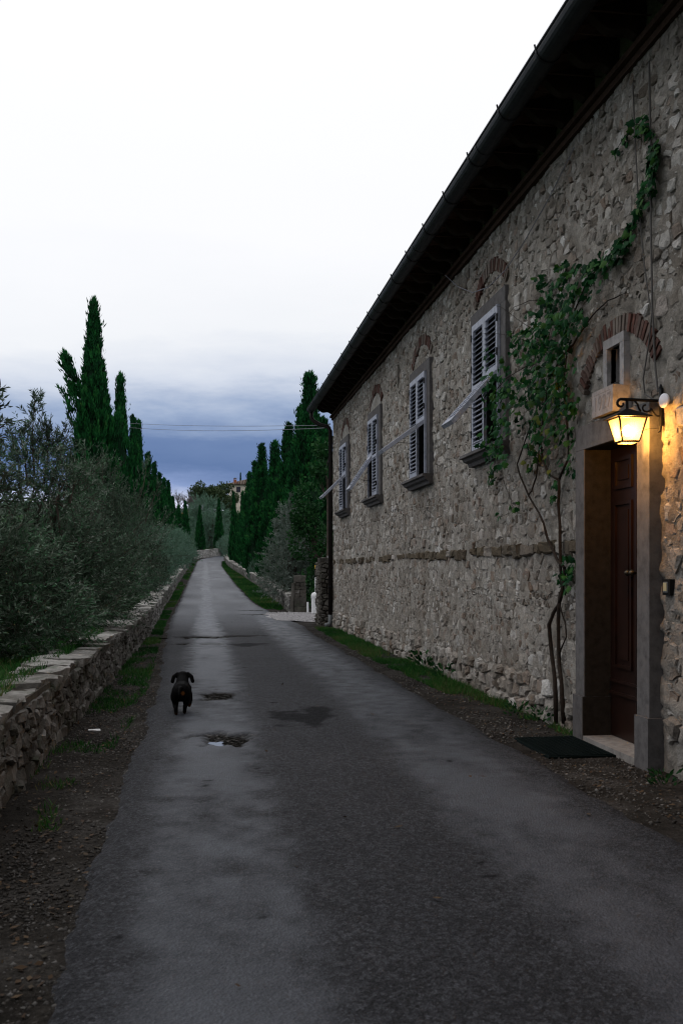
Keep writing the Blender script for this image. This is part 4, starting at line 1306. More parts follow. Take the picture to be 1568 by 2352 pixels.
def cypress_profile(t, Rm, k=1.5):
    return Rm * (1 - t ** k) ** 1.22 * (.80 + .20 * sstep(0, .14, t)) + .015
def cypress_meshes(seed, H, Rm, npl, nb, k=1.5, side_plume=False, blade=.15):
    global rng
    rng = np.random.default_rng(seed)
    t0 = rng.random(npl) ** 1.05 * .97
    az = rng.random(npl) * 2 * math.pi
    r0 = cypress_profile(t0, Rm, k)
    lump = 1 + .22 * noise2(az * 1.3 + seed, t0 * H * .9)
    ln = (.35 + .75 * rng.random(npl)) * H / 9 * (1 - .62 * t0)
    P0 = np.stack([np.cos(az) * r0 * .62 * lump, np.sin(az) * r0 * .62 * lump, t0 * H + .05], -1)
    out = .30 * r0 * lump
    tip = P0 + np.stack([np.cos(az) * out, np.sin(az) * out, ln], -1) + rng.normal(size=(npl, 3)) * .04
    top = np.clip((P0[:, 2] + ln) / H, 0, 1.02)
    rmax = cypress_profile(np.clip(top, 0, 1), Rm, k) * 1.05 + .01
    rt = np.linalg.norm(tip[:, :2], axis=1); f = np.minimum(1, rmax * lump / np.maximum(rt, 1e-6)); tip[:, :2] *= f[:, None]
    rr_ = np.linalg.norm(tip[:, :2], axis=1)
    tip[:, 2] = np.minimum(tip[:, 2], H * (1.0 - .55 * rr_ / Rm))
    zl = np.linspace(.86, .985, 16) * H                      # the leader that makes the pointed tip
    Pl = np.stack([rng.normal(size=16) * .02, rng.normal(size=16) * .02, zl], -1)
    P0 = np.concatenate([P0, Pl]); tip = np.concatenate([tip, Pl + np.stack([rng.normal(size=16) * .03, rng.normal(size=16) * .03, np.full(16, .16)], -1)])
    if side_plume:      # the stray limb that stands off the tall tree
        ns = 34
        q = np.linspace(0, 1, ns)
        c = np.stack([-.34 - .40 * q ** 1.4, .0 * q, H * .60 + H * .20 * q], -1) + rng.normal(size=(ns, 3)) * (.11 * (1.25 - q))[:, None]
        P0 = np.concatenate([P0, c]); tip = np.concatenate([tip, c + np.stack([-.22 + 0 * q, 0 * q, .45 - .1 * q], -1) + rng.normal(size=(ns, 3)) * .05])
        ns = 14; q = np.linspace(0, 1, ns)
        c = np.stack([.45 + .22 * q, .1 * q, H * .52 + H * .06 * q], -1) + rng.normal(size=(ns, 3)) * .07
        P0 = np.concatenate([P0, c]); tip = np.concatenate([tip, c + np.array([.08, 0, .4]) + rng.normal(size=(ns, 3)) * .04])
    npl = len(P0)
    u = rng.random((npl, nb)) ** .8
    base = P0[:, None] + (tip - P0)[:, None] * u[..., None]
    dirp = unit(tip - P0)[:, None]
    base = base + rng.normal(size=base.shape) * (.075 * (1.08 - u))[..., None] * np.array([1, 1, .6])
    D = dirp * .9 + rng.normal(size=base.shape) * .27 + np.array([0, 0, .45])
    P = base.reshape(-1, 3); D = D.reshape(-1, 3)
    V, F = leaf_quads(P, D, blade * 1.6 * (.6 + .7 * rng.random(len(P))), blade * .32)
    pt = np.repeat(rng.random(npl), nb)
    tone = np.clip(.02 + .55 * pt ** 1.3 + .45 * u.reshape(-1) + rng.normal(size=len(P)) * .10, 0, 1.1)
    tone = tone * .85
    return V, F, tone
def make_cypress(name, seed, H, Rm, npl, nb, **kw):
    V, F, tone = cypress_meshes(seed, H, Rm, npl, nb, **kw)
    root = empty(name)
    k = kw.get('k', 1.5)
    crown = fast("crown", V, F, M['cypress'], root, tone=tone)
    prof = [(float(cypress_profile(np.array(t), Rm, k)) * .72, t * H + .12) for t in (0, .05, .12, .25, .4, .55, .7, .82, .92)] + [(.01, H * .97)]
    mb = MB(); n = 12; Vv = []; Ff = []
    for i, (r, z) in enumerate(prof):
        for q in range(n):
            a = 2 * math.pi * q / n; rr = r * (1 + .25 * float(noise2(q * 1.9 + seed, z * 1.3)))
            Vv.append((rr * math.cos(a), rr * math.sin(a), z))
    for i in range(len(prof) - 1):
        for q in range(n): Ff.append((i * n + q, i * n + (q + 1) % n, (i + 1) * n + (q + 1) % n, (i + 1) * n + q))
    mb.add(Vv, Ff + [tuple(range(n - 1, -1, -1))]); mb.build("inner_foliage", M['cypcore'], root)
    mb = MB(); mb.tube([(0, 0, -.3), (0, 0, .5), (0, 0, H * .5)], [.14, .11, .06], 8); mb.build("trunk", M['bark'], root)
    return root
def place(root, vx, yc, top_y, Hm, rotz, label, cat, group, first, base=None, wscale=1.0):
    """stand a tree on the ground so that its top reaches top_y"""
    p_ = W(vx, 1310, yc)
    zb = float(gz(p_.x, p_.y)) if base is None else base
    ztop = EYE + (1310 - top_y) / FPX * yc
    s = (ztop - zb) / Hm
    if first:
        o = root; o.location = (p_.x, p_.y, zb - .05); o.rotation_euler = (0, 0, rotz); o.scale = (wscale, wscale, s)
    else:
        o = copy_tree(root, (p_.x, p_.y, zb - .05), rotz, (wscale, wscale, s))
    setp(o, label, cat, group)
    return o
gl_, gr_ = "cypresses along the left of the road", "cypresses along the right of the road"
c_tall = make_cypress("cypress_tree", 3, 9.6, 1.0, 560, 76, side_plume=True, blade=.12)
place(c_tall, 216, 30, 690, 9.6, TH * -1, "tallest cypress, with a stray limb leaning off its upper side", "cypress", gl_, True)
c_a = make_cypress("cypress_tree", 5, 9.2, .86, 430, 62, k=1.3, blade=.12)
place(c_a, 277, 39, 860, 9.2, .5, "pointed cypress directly behind the tallest one on the olive side", "cypress", gl_, True)
c_b = make_cypress("cypress_tree", 8, 8.5, .80, 400, 60, k=1.4, blade=.12)
place(c_b, 308, 46, 957, 8.5, 1.2, "third cypress of the row on the olive side", "cypress", gl_, True)
c_c = make_cypress("cypress_tree", 13, 8.5, .86, 400, 60, k=1.6, blade=.12)
LROW = [(c_a, 319, 50, 966, 9.2, "fourth cypress of the row on the olive side", .8), (c_c, 340, 56, 1040, 8.5, "fifth cypress of the row on the olive side", 1),
        (c_b, 354, 64, 1062, 8.5, "sixth cypress of the row on the olive side", 1), (c_c, 366, 72, 1086, 8.5, "seventh cypress of the row on the olive side", 1),
        (c_a, 377, 80, 1098, 9.2, "eighth cypress of the row on the olive side", 1.1), (c_b, 387, 88, 1105, 8.5, "ninth cypress of the row on the olive side", 1.1),
        (c_c, 397, 95, 1140, 8.5, "tenth cypress of the row on the olive side", 1), (c_a, 410, 103, 1160, 9.2, "eleventh cypress of the row on the olive side", 1.1),
        (c_b, 426, 110, 1150, 8.5, "last cypress of the row on the olive side", 1.0)]
first_c = True
for i, (t, vx, yc, ty, H, lb, ws) in enumerate(LROW):
    place(t, vx, yc, ty, H, i * 1.7, lb, "cypress", gl_, t is c_c and first_c, wscale=ws)
    if t is c_c: first_c = False
RROW = [(c_a, 712, 39, 858, 9.2, "tallest cypress beside the house, nearest on the gate side", 1.62), (c_c, 742, 37, 960, 8.5, "cypress pressed behind the house corner and downpipe", 1.37),
        (c_b, 690, 43, 932, 8.5, "second cypress of the row on the gate side", 1.37),
        (c_c, 662, 48, 974, 8.5, "third cypress of the row on the gate side", 1.43), (c_a, 632, 55, 1014, 9.2, "fourth cypress of the row on the gate side", 1.47),
        (c_b, 602, 63, 1022, 8.5, "fifth cypress of the row on the gate side", 1.62), (c_c, 586, 72, 1060, 8.5, "sixth cypress of the row on the gate side", 1.37),
        (c_b, 572, 80, 1085, 8.5, "seventh cypress of the row on the gate side", 1.37), (c_a, 557, 90, 1128, 9.2, "eighth cypress of the row on the gate side", .85), (c_b, 537, 99, 1130, 8.5, "last cypress of the row on the gate side", .80),
        (c_b, 676, 50, 1052, 8.5, "cypress squeezed between the second and third of the gate side row", 1.30), (c_c, 648, 57, 1075, 8.5, "cypress squeezed between the third and fourth of the gate side row", 1.30),
        (c_a, 616, 64, 1092, 9.2, "cypress squeezed between the fourth and fifth of the gate side row", 1.30), (c_c, 729, 42, 965, 8.5, "cypress standing just behind the tallest one of the gate side row", 1.39)]
for i, (t, vx, yc, ty, H, lb, ws) in enumerate(RROW):
    place(t, vx, yc, ty, H, 2 + i * 1.3, lb, "cypress", gr_, False, wscale=ws)
place(c_c, 459, 121, 1161, 8.5, .3, "slim cypress standing behind the wall at the bend, nearer the olives", "cypress", "pair of cypresses at the bend", False, wscale=.85)
place(c_b, 503, 124, 1146, 8.5, 2.3, "slim cypress standing behind the wall at the bend, nearer the far house", "cypress", "pair of cypresses at the bend", False, wscale=.95)
place(c_a, 552.5, 262, 1086, 9.2, 1.0, "lone far cypress rising behind the roof of the hilltop house", "cypress", None, False, wscale=1.0)

# ---- olives
def make_olive(name, seed, blobs, ntw, nl, leaf=(.055, .012), mat='olive', shoots=(), trunk_h=.5, base=(0, 0, 0), nlimb=7, twl=(.22, .5)):
    """blobs: (centre, radii, weight); shoots: (start, end, twigs) upright sprays"""
    global rng
    rng = np.random.default_rng(seed); rl = random.Random(seed)
    root = empty(name)
    mb = MB()
    T = Vector((base[0], base[1], trunk_h))
    mb.tube([(base[0], base[1], -.3), (base[0] + .04, base[1], trunk_h * .5), T], [.16, .12, .10], 8)
    ws = np.array([b_[2] for b_ in blobs], float); ws /= ws.sum()
    pick = rng.choice(len(blobs), ntw, p=ws)
    Cc = np.array([b_[0] for b_ in blobs], float)[pick]; Rr_ = np.array([b_[1] for b_ in blobs], float)[pick]
    dirs = unit(rng.normal(size=(ntw, 3)))
    rad = .35 + .62 * rng.random(ntw) ** .55
    P0 = Cc + dirs * Rr_ * rad[:, None]
    Dt = unit(dirs * .8 + rng.normal(size=(ntw, 3)) * .55 + np.array([0, 0, .35]))
    Lt = twl[0] + (twl[1] - twl[0]) * rng.random(ntw)
    for (s, e, k) in shoots:
        s, e = np.array(s, float), np.array(e, float)
        q = rng.random(k)
        P0 = np.concatenate([P0, s + (e - s) * q[:, None] + rng.normal(size=(k, 3)) * (.10 * (1 - q) + .01)[:, None]])
        Dt = np.concatenate([Dt, unit((e - s) / np.linalg.norm(e - s) + rng.normal(size=(k, 3)) * .45)])
        Lt = np.concatenate([Lt, .12 + .2 * rng.random(k) * (1.2 - q)])
        mb.tube([Vector(s), Vector(s).lerp(Vector(e), .5) + Vector((rl.uniform(-.04, .04), 0, 0)), Vector(e)], [.014, .009, .003], 5)
    for b_ in blobs:
        for k in range(nlimb):
            c = Vector(b_[0]); e = c + Vector(tuple(rl.uniform(-.75, .75) * r for r in b_[1]))
            mid = T.lerp(e, .5) + Vector((rl.uniform(-.15, .15), rl.uniform(-.15, .15), rl.uniform(.0, .2)))
            mb.tube([T, T.lerp(mid, .5) + Vector((rl.uniform(-.06, .06), rl.uniform(-.06, .06), .04)), mid, mid.lerp(e, .5) + Vector((rl.uniform(-.08, .08), rl.uniform(-.08, .08), rl.uniform(-.05, .08))), e], [.040, .030, .020, .012, .005], 5)
            for q in range(3):
                s2 = mid.lerp(e, rl.uniform(.2, .9)); e2 = s2 + Vector((rl.uniform(-.5, .5) * b_[1][0], rl.uniform(-.5, .5) * b_[1][1], rl.uniform(-.2, .6) * b_[1][2]))
                mb.tube([s2, s2.lerp(e2, .5) + Vector((0, 0, .03)), e2], [.014, .009, .004], 4)
    for i in rng.choice(len(P0), min(len(P0), 500), replace=False):
        mb.tube([P0[i], P0[i] + Dt[i] * Lt[i]], [.004, .002], 3, caps=False)
    mb.build("branches", M['bark'], root)
    n = len(P0)
    u = (np.arange(nl)[None] + rng.random((n, nl))) / nl
    bp = P0[:, None] + Dt[:, None] * (Lt[:, None] * u)[..., None] + np.array([0, 0, -.06]) * (u ** 2)[..., None] * Lt[:, None, None]
    side = unit(np.cross(Dt[:, None] + 0 * bp, rng.normal(size=bp.shape)))
    D = Dt[:, None] * .75 + side * .75
    P = bp.reshape(-1, 3); D = D.reshape(-1, 3)
    V, F = leaf_quads(P, D, leaf[0] * (.7 + .6 * rng.random(len(P))), leaf[1] * (.8 + .4 * rng.random(len(P))))
    cl_ = noise2(P0[:, 0] * 2.3 + P0[:, 1] * 1.1 + seed, P0[:, 2] * 2.6 + P0[:, 1] * 1.7)
    tone = np.clip(np.repeat(rng.random(n) * .5 + .75 * cl_, nl) + rng.random(len(P)) * .5, 0, 1) ** 1.2
    fast("crown", V, F, M[mat], root, tone=tone)
    return root
def at_ground(o, p_, dz=0.0):
    o.location = (p_.x, p_.y, float(gz(p_.x, p_.y)) + dz)
go = "olive trees behind the dry-stone wall"
def OP(X, yc): return Vector((X, (yc - ST * X) / CT, 0))
# olive with upright shoots against the sky (left edge)
o1 = make_olive("olive_tree", 21, [((-.05, 0, 1.15), (.70, .7, .45), 1.6), ((.05, .1, 1.95), (.36, .3, .36), 1.2), ((.35, .1, 1.75), (.30, .3, .25), .5), ((-.35, -.1, 1.75), (.28, .3, .3), .5), ((.2, 0, .75), (.9, .7, .45), 1.6)], 850, 26, (.05, .012), nlimb=3,
                shoots=[((0, 0, 1.9), (.0, 0, 2.78), 46), ((-.08, 0, 1.8), (-.17, 0, 2.45), 24), ((.1, 0, 1.8), (.17, 0, 2.4), 28), ((.15, 0, 1.7), (.38, 0, 2.42), 28), ((-.3, 0, 1.7), (-.40, 0, 2.2), 26), ((-.15, 0, 1.7), (-.27, 0, 2.42), 20), ((.4, 0, 1.6), (.42, .1, 2.0), 18)])
at_ground(o1, OP(-2.45, 14.5), -.12); o1.rotation_euler = (0, 0, -TH); o1.scale = (1.28, 1.28, 1.28); setp(o1, "grey-green olive with thin upright shoots against the sky at the left edge", "olive tree", go)
# the broad bush in the middle
o2 = make_olive("olive_tree", 22, [((0, 0, 1.45), (1.05, 1.0, .85), 3), ((.75, .3, 1.2), (.85, .8, .65), 2), ((-.35, 0, .9), (.6, .8, .55), 1.2), ((.35, -.4, .7), (1.05, .7, .5), 2.2), ((-.1, .2, 2.0), (.55, .5, .35), 1)], 1650, 24, (.055, .0145), trunk_h=.4, nlimb=4,
                shoots=[((-.2, 0, 2.1), (-.25, 0, 2.62), 12), ((.2, 0, 2.1), (.22, 0, 2.55), 12), ((-.5, 0, 1.8), (-.55, 0, 2.3), 10), ((.9, .3, 1.7), (1.15, .3, 2.45), 16), ((1.1, .3, 1.5), (1.45, .3, 2.1), 14)])
at_ground(o2, OP(-2.35, 21.5), -.1); o2.rotation_euler = (0, 0, -TH); o2.scale = (.92, 1.3, 1.40); setp(o2, "broad bushy olive overhanging the wall in front of the tallest cypress", "olive tree", go)
# low skirts along the wall
o3 = make_olive("olive_tree", 23, [((0, 0, 1.0), (.85, .8, .55), 2.4), ((.35, .3, .55), (.75, .8, .45), 2), ((-.3, 0, .5), (.75, .8, .45), 1.5), ((.1, .1, 1.35), (.5, .5, .35), .8)], 1500, 24, (.062, .0155), trunk_h=.3, nlimb=4)
at_ground(o3, OP(-2.45, 10.6), -.12); o3.scale = (1.05, 1.1, .95); setp(o3, "low dark olive filling the left edge above the mossy wall top", "olive tree", go)
c = copy_tree(o3, OP(-2.25, 14.6) + Vector((0, 0, .35)), 2.1, (1.0, 1.15, 1.0)); setp(c, "dark olive hanging over the wall beyond the left edge one", "olive tree", go)
c = copy_tree(o3, OP(-2.2, 17.6) + Vector((0, 0, .35)), 4.0, (1.0, 1.1, 1.15)); setp(c, "dark olive trailing over the wall below the broad bush", "olive tree", go)
# branch tips entering at the left edge, from a tree just out of frame
o5 = make_olive("olive_tree", 24, [((-.55, 0, 2.0), (.35, .35, .35), 1)], 90, 16, (.062, .014), trunk_h=.7, base=(-.55, 0, 0), nlimb=4,
                shoots=[((-.4, 0, 1.72), (-.11, 0, 1.90), 8), ((-.4, 0, 1.75), (-.20, 0, 2.05), 8), ((-.45, 0, 1.4), (-.17, 0, 1.55), 8), ((-.4, 0, 1.35), (-.15, 0, 1.42), 8)], twl=(.12, .25))
p_ = W(52, 1400, 8.0); at_ground(o5, p_, -.12); o5.rotation_euler = (0, 0, -TH); o5.scale = (1.15, 1.15, 1.2); setp(o5, "nearest olive, only its twig tips entering at the left edge", "olive tree", go)
# farther olives: one more grey bush then greener ones along the wall
o4 = make_olive("olive_tree", 25, [((0, 0, 1.35), (1.0, 1.0, .8), 3), ((.3, .3, .75), (1.0, 1.0, .55), 2.5), ((-.4, 0, 1.9), (.6, .6, .4), 1)], 1300, 22, (.06, .0155), trunk_h=.4,
                shoots=[((-.1, 0, 2.1), (0, 0, 2.7), 10), ((.4, 0, 1.9), (.6, 0, 2.6), 12)])
at_ground(o4, OP(-2.3, 29), -.1); o4.scale = (.95, 1.3, 1.3); setp(o4, "grey olive between the broad bush and the greener olives up the wall", "olive tree", go)
o6 = make_olive("olive_tree", 26, [((0, 0, 1.05), (1.2, 1.2, .75), 3), ((.3, .3, .6), (1.2, 1.2, .5), 2), ((-.3, 0, 1.5), (.7, .7, .45), 1)], 900, 20, (.095, .026), mat='oliveteal', trunk_h=.4)
at_ground(o6, OP(-2.4, 36), -.1); o6.scale = (.85, 1.2, 1.35); setp(o6, "first of the blue-green olives hanging over the wall farther up", "olive tree", go)
for i, (X_, yc, s, lb) in enumerate([(-2.45, 43, 1.3, "second of the blue-green olives hanging over the wall farther up"), (-2.5, 51, 1.35, "third of the blue-green olives hanging over the wall farther up"),
                                     (-2.5, 60, 1.4, "fourth of the blue-green olives hanging over the wall farther up"), (-2.5, 71, 1.45, "fifth of the blue-green olives hanging over the wall farther up"),
                                     (-2.5, 84, 1.5, "sixth of the blue-green olives hanging over the wall farther up"), (-2.4, 99, 1.5, "last of the blue-green olives before the bend")]):
    p_ = OP(X_, yc); c = copy_tree(o6, (p_.x, p_.y, float(gz(p_.x, p_.y)) - .1), i * 1.1 + 1, (s * .75, s * .85, s)); setp(c, lb, "olive tree", go)
# the young olive by the gate pillar
o7 = make_olive("olive_tree", 27, [((0, 0, 1.5), (.95, .8, .75), 3), ((.1, 0, 2.2), (.6, .55, .6), 1.6), ((.0, 0, 2.9), (.32, .3, .5), .8), ((-.1, -.1, .9), (1.0, .8, .45), 1.6), ((.8, 0, 1.5), (.5, .5, .5), .9)], 1150, 20, (.085, .022), mat='olivepale', trunk_h=.7,
                shoots=[((0, 0, 2.8), (.05, 0, 3.75), 26), ((.2, 0, 2.5), (.45, 0, 3.3), 20), ((.5, 0, 1.9), (.95, 0, 2.7), 20), ((.8, 0, 1.7), (1.3, 0, 2.4), 18), ((-.3, 0, 2.2), (-.5, 0, 2.9), 18)])
p_ = W(664, 1400, 35.5); at_ground(o7, p_, -.1); o7.rotation_euler = (0, 0, -TH); o7.scale = (1.0, 1.0, 1.08); setp(o7, "young feathery olive standing behind the gate pillar", "olive tree")
for (vx, yc, s, lb) in [(485, 127, 2.3, "blue-green olive between the two cypresses at the bend"), (478, 134, 3.2, "taller olive rising behind the one at the bend"), (520, 118, 1.25, "small olive at the end of the uphill wall"), (534, 108, 1.3, "dark little olive over the top of the uphill wall")]:
    p_ = W(vx, 1400, yc); c = copy_tree(o6, (p_.x, p_.y, float(gz(p_.x, p_.y)) - .2), vx, (s * .75, s * .75, s)); setp(c, lb, "olive tree")

# ---- leafy crowns (shrubs, oaks)
def make_bush(name, seed, blobs, n, leaf, mat, trunk=None, fill=.6):
    global rng
    rng = np.random.default_rng(seed)
    root = empty(name)
    ws = np.array([b_[2] for b_ in blobs], float); ws /= ws.sum()
    pick = rng.choice(len(blobs), n, p=ws)
    Cc = np.array([b_[0] for b_ in blobs], float)[pick]; Rr_ = np.array([b_[1] for b_ in blobs], float)[pick]
    d = unit(rng.normal(size=(n, 3)))
    lump = 1 + .35 * noise2(d[:, 0] * 3 + pick * 3.3, d[:, 2] * 3 + d[:, 1] * 2)
    P = Cc + d * Rr_ * ((fill + (1 - fill) * rng.random(n)) * lump)[:, None]
    V, F = leaf_quads(P, d + rng.normal(size=(n, 3)) * .9, leaf[0] * (.6 + .8 * rng.random(n)), leaf[1] * (.6 + .8 * rng.random(n)))
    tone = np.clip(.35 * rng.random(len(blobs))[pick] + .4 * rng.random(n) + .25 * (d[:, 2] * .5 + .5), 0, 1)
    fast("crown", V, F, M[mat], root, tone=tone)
    if trunk:
        mb = MB(); rl = random.Random(seed)
        zmin = min(b_[0][2] for b_ in blobs)
        mb.tube([(0, 0, -.5), (0, 0, trunk[0])], [trunk[1], trunk[1] * .8], 8)
        for b_ in blobs:
            e = Vector(b_[0]); mb.tube([(0, 0, trunk[0] * .95), Vector((0, 0, trunk[0])).lerp(e, .5) + Vector((rl.uniform(-.2, .2), 0, .1)), e], [trunk[1] * .6, trunk[1] * .4, trunk[1] * .1], 5)
        mb.build("trunk", M['bark'], root)
    return root
def blobs_in(seed, n, c, spread, r):
    rl = random.Random(seed)
    return [((c[0] + rl.uniform(-1, 1) * spread[0], c[1] + rl.uniform(-1, 1) * spread[1], c[2] + rl.uniform(-1, 1) * spread[2]), tuple(rl.uniform(.7, 1.2) * q for q in r), rl.uniform(.6, 1.3)) for _ in range(n)]
# dark climber-covered shrub behind the downpipe
s1 = make_bush("leafy_shrub", 41, blobs_in(1, 12, (0, 0, 2.1), (.6, .4, 1.8), (.5, .5, .55)), 4200, (.11, .085), 'shrub', (1.2, .08))
p_ = W(735, 1400, 33.5); at_ground(s1, p_, 0); setp(s1, "dark large-leaved shrub climbing behind the house corner", "shrub")
s2 = make_bush("leafy_climber", 42, blobs_in(2, 6, (0, 0, 4.5), (.35, .2, .7), (.24, .2, .3)), 420, (.13, .11), 'shrub', (3.6, .03), .3)
p_ = W(752, 1000, 29.0); at_ground(s2, p_, 0); setp(s2, "thin leafy climber showing beside the top of the downpipe", "climber")
# plants over the right-hand wall
for i, (vx, yc, s, lb) in enumerate([(560, 78, .7, "small pale shrub leaning over the uphill wall below the cypresses"), (576, 62, .6, "small upright shrub behind the middle of the uphill wall")]):
    p_ = W(vx, 1400, yc); c = copy_tree(o6, (p_.x + .3, p_.y, float(gz(p_.x, p_.y)) - .1), i + 2.5, (s * .6, s * .6, s * 1.25)); setp(c, lb, "shrub")
# hillside beyond the bend
oak = make_bush("oak_tree", 43, blobs_in(3, 20, (0, 0, 5.0), (3.4, 2.5, 2.0), (1.5, 1.5, 1.2)), 9000, (.36, .28), 'oak', (2.6, .28), .5)
p_ = W(487, 1200, 205); oak.location = (p_.x, p_.y, float(gz(p_.x, p_.y)) - .5); oak.scale = (1.0, 1.0, 1.02); setp(oak, "big dark round-topped oak on the hill left of the far house", "oak")
ok2 = copy_tree(oak, (W(520, 1200, 212).x, W(520, 1200, 212).y, 12.2), 2.0, (.55, .6, .75)); setp(ok2, "smaller dark oak tucked against the corner of the far house", "oak")
hedge = make_bush("hedge", 44, [((x, 0, 1.1 + .3 * math.sin(x * 2.1)), (1.3, .8, 1.2), 1) for x in np.arange(-7, 7.1, 1.1)], 9000, (.22, .16), 'shrub', None, .6)
p_ = W(500, 1200, 182); hedge.location = (p_.x, p_.y, float(gz(p_.x, p_.y)) - .3); setp(hedge, "dark clipped hedge along the hillside under the oak", "hedge")
gs_ = "shrubs on the bank beyond the bend"
sh = make_bush("hillside_shrub", 45, blobs_in(5, 9, (0, 0, 1.3), (1.5, 1.0, .6), (.9, .9, .8)), 5200, (.22, .15), 'shrub', (.6, .1), .5)
p_ = W(519, 1200, 152); sh.location = (p_.x, p_.y, float(gz(p_.x, p_.y)) - .3); setp(sh, "green shrub on the bank right of the cypress pair", "shrub", gs_)
for i, (vx, yc, s, lb) in enumerate([(470, 160, 1.2, "green shrub on the bank behind the olives at the bend"), (440, 150, 1.15, "green shrub below the yellow one on the bank"), (412, 140, 1.2, "green shrub at the olive side end of the bank"), (395, 165, 1.3, "green shrub behind the last cypresses of the olive side row"), (532, 170, 1.2, "green shrub under the wall of the far house")]):
    p_ = W(vx, 1200, yc); c = copy_tree(sh, (p_.x, p_.y, float(gz(p_.x, p_.y)) - .3), i * 1.4, (s, s, s)); setp(c, lb, "shrub", gs_)
au = make_bush("autumn_shrub", 46, blobs_in(6, 9, (0, 0, 1.6), (1.5, 1, .8), (.8, .8, .75)), 4200, (.24, .17), 'autumn', (.6, .1), .4)
p_ = W(424, 1200, 168); au.location = (p_.x, p_.y, float(gz(p_.x, p_.y)) - .2); setp(au, "yellowing autumn shrub on the bank beside the cypresses", "shrub")
au2 = copy_tree(au, None, 1.0, (.55, .55, .6)); p_ = W(474, 1200, 172); au2.location = (p_.x, p_.y, float(gz(p_.x, p_.y)) + .4); setp(au2, "small pinkish-yellow shrub between the cypress pair", "shrub")
# bare trees
def bare_tree(seed, H):
    rl = random.Random(seed); mb = MB(); cnt = [0]
    def grow(p0, d, l, r, lev):
        cnt[0] += 1
        e = p0 + d * l
        mid = p0.lerp(e, .5) + Vector((rl.uniform(-.06, .06), rl.uniform(-.06, .06), 0)) * l
        mb.tube([p0, mid, e], [r, r * .8, r * .6], 4 if lev > 1 else 6, caps=False)
        if lev >= 6: return
        for k in range(3 if lev < 5 else 2):
            nd = (d + Vector((rl.uniform(-.75, .75), rl.uniform(-.75, .75), rl.uniform(-.25, .5)))).normalized()
            grow(p0.lerp(e, rl.uniform(.55, 1)), nd, l * rl.uniform(.62, .85), r * .58, lev + 1)
    grow(Vector((0, 0, -.3)), Vector((0, 0, 1)), H * .28, H * .022, 0)
    root = empty("bare_tree"); mb.build("branches", M['greybark'], root); return root
bt = bare_tree(5, 9)
p_ = W(430, 1200, 200); bt.location = (p_.x, p_.y, float(gz(p_.x, p_.y)) - .4); bt.scale = (1.25, 1.25, .85); gb = "leafless trees on the hill"
setp(bt, "leafless purplish tree just left of the big oak", "bare tree", gb)
for (vx, yc, s, rz, lb) in [(405, 190, .95, 2.0, "pale leafless tree beside the last cypresses of the olive side row"), (448, 196, .8, 4.0, "low leafless thicket tree under the oak's outer branches")]:
    p_ = W(vx, 1200, yc); c = copy_tree(bt, (p_.x, p_.y, float(gz(p_.x, p_.y)) - .4), rz, (s * 1.2, s * 1.2, s)); setp(c, lb, "bare tree", gb)

# ------------------------------------------------------------------ house on the hill
hp_ = W(527, 1310, 220)
hz0 = 12.0
fh = empty("hilltop_house", (hp_.x, hp_.y, hz0)); setp(fh, "pale stone house with a tiled hip roof and brick chimney on the hill", "house")
HH = EYE + (1310 - 1113) / FPX * 220 - hz0
M['farwall'] = stone_mat("pale_house_stone", [(.60, .54, .45), (.68, .62, .53)], (.85, .8, .74), .5, .8, .6, .03)
mb = MB(); mb.box(0, 11, 0, 9, -2, HH); mb.build("wall", M['farwall'], fh)
for P in rubble_cells(0, 5.2, HH - 5.4, HH - .15, (.26, .4), (1.0, 2.4)):
    A, cs, cz = area_c(P)
    if 1.45 < cs < 2.55 and HH - 1.85 < cz < HH - .3: continue
    g = stone_geo(P, lambda s, z, d: Vector((s, -d, z)), .02, R.uniform(.0, .04), .03)
    if g: MB().add(g[0], g[1], R.random()).build("stone", M['farwall'], fh)
wn_ = empty("window", (0, 0, 0), fh)
mb = MB(); mb.box(1.60, 2.36, -.05, .05, HH - 1.60, HH - .56); mb.build("pane", M['glass'], wn_)
mb = MB()
for (a, b_, c_, d_) in ((1.52, 1.60, HH - 1.68, HH - .48), (2.36, 2.44, HH - 1.68, HH - .48), (1.60, 2.36, HH - .56, HH - .48), (1.60, 2.36, HH - 1.68, HH - 1.60), (1.96, 2.0, HH - 1.6, HH - .56), (1.60, 1.96, HH - 1.1, HH - 1.06), (2.0, 2.36, HH - 1.1, HH - 1.06)):
    mb.box(a, b_, -.09, .02, c_, d_)
mb.build("frame", plain("brown_window_frame", (.07, .04, .03), .7), wn_)
mb = MB(); mb.tube([(.62, -.12, HH), (.62, -.12, -2)], .07, 8); mb.build("downpipe", M['pipe'], fh)
rf = empty("roof", (0, 0, 0), fh)
mb = MB(); e = .6
mb.add([(-e, -e, HH), (11 + e, -e, HH), (11 + e, 9 + e, HH), (-e, 9 + e, HH), (4.8, 4.5, HH + 1.7), (6.2, 4.5, HH + 1.7)], [(0, 1, 5, 4), (1, 2, 5), (2, 3, 4, 5), (3, 0, 4), (3, 2, 1, 0)], .4)
mb.build("roof_deck", M['eave'], rf)
mb = MB()
for k in range(34):               # tile columns of the front slope
    x = -e + .18 + k * .36
    tt = min(1.0, (x + e) / (4.8 + e), (11 + e - x) / (4.8 + e))
    a = Vector((x, -e - .06, HH + .05)); b2 = Vector((x, -e + (4.5 + e) * tt, HH + .05 + 1.7 * tt))
    mb.tube([a, b2], .11, 6, R.random())
for k in range(26):
    y = -e + .18 + k * .36
    tt = min(1.0, (y + e) / (4.5 + e), (9 + e - y) / (4.5 + e))
    mb.tube([Vector((-e - .06, y, HH + .05)), Vector((-e + (4.8 + e) * tt, y, HH + .05 + 1.7 * tt))], .11, 6, R.random())
setp(mb.build("roof_tiles", M['terracotta'], rf, True), kind="stuff")
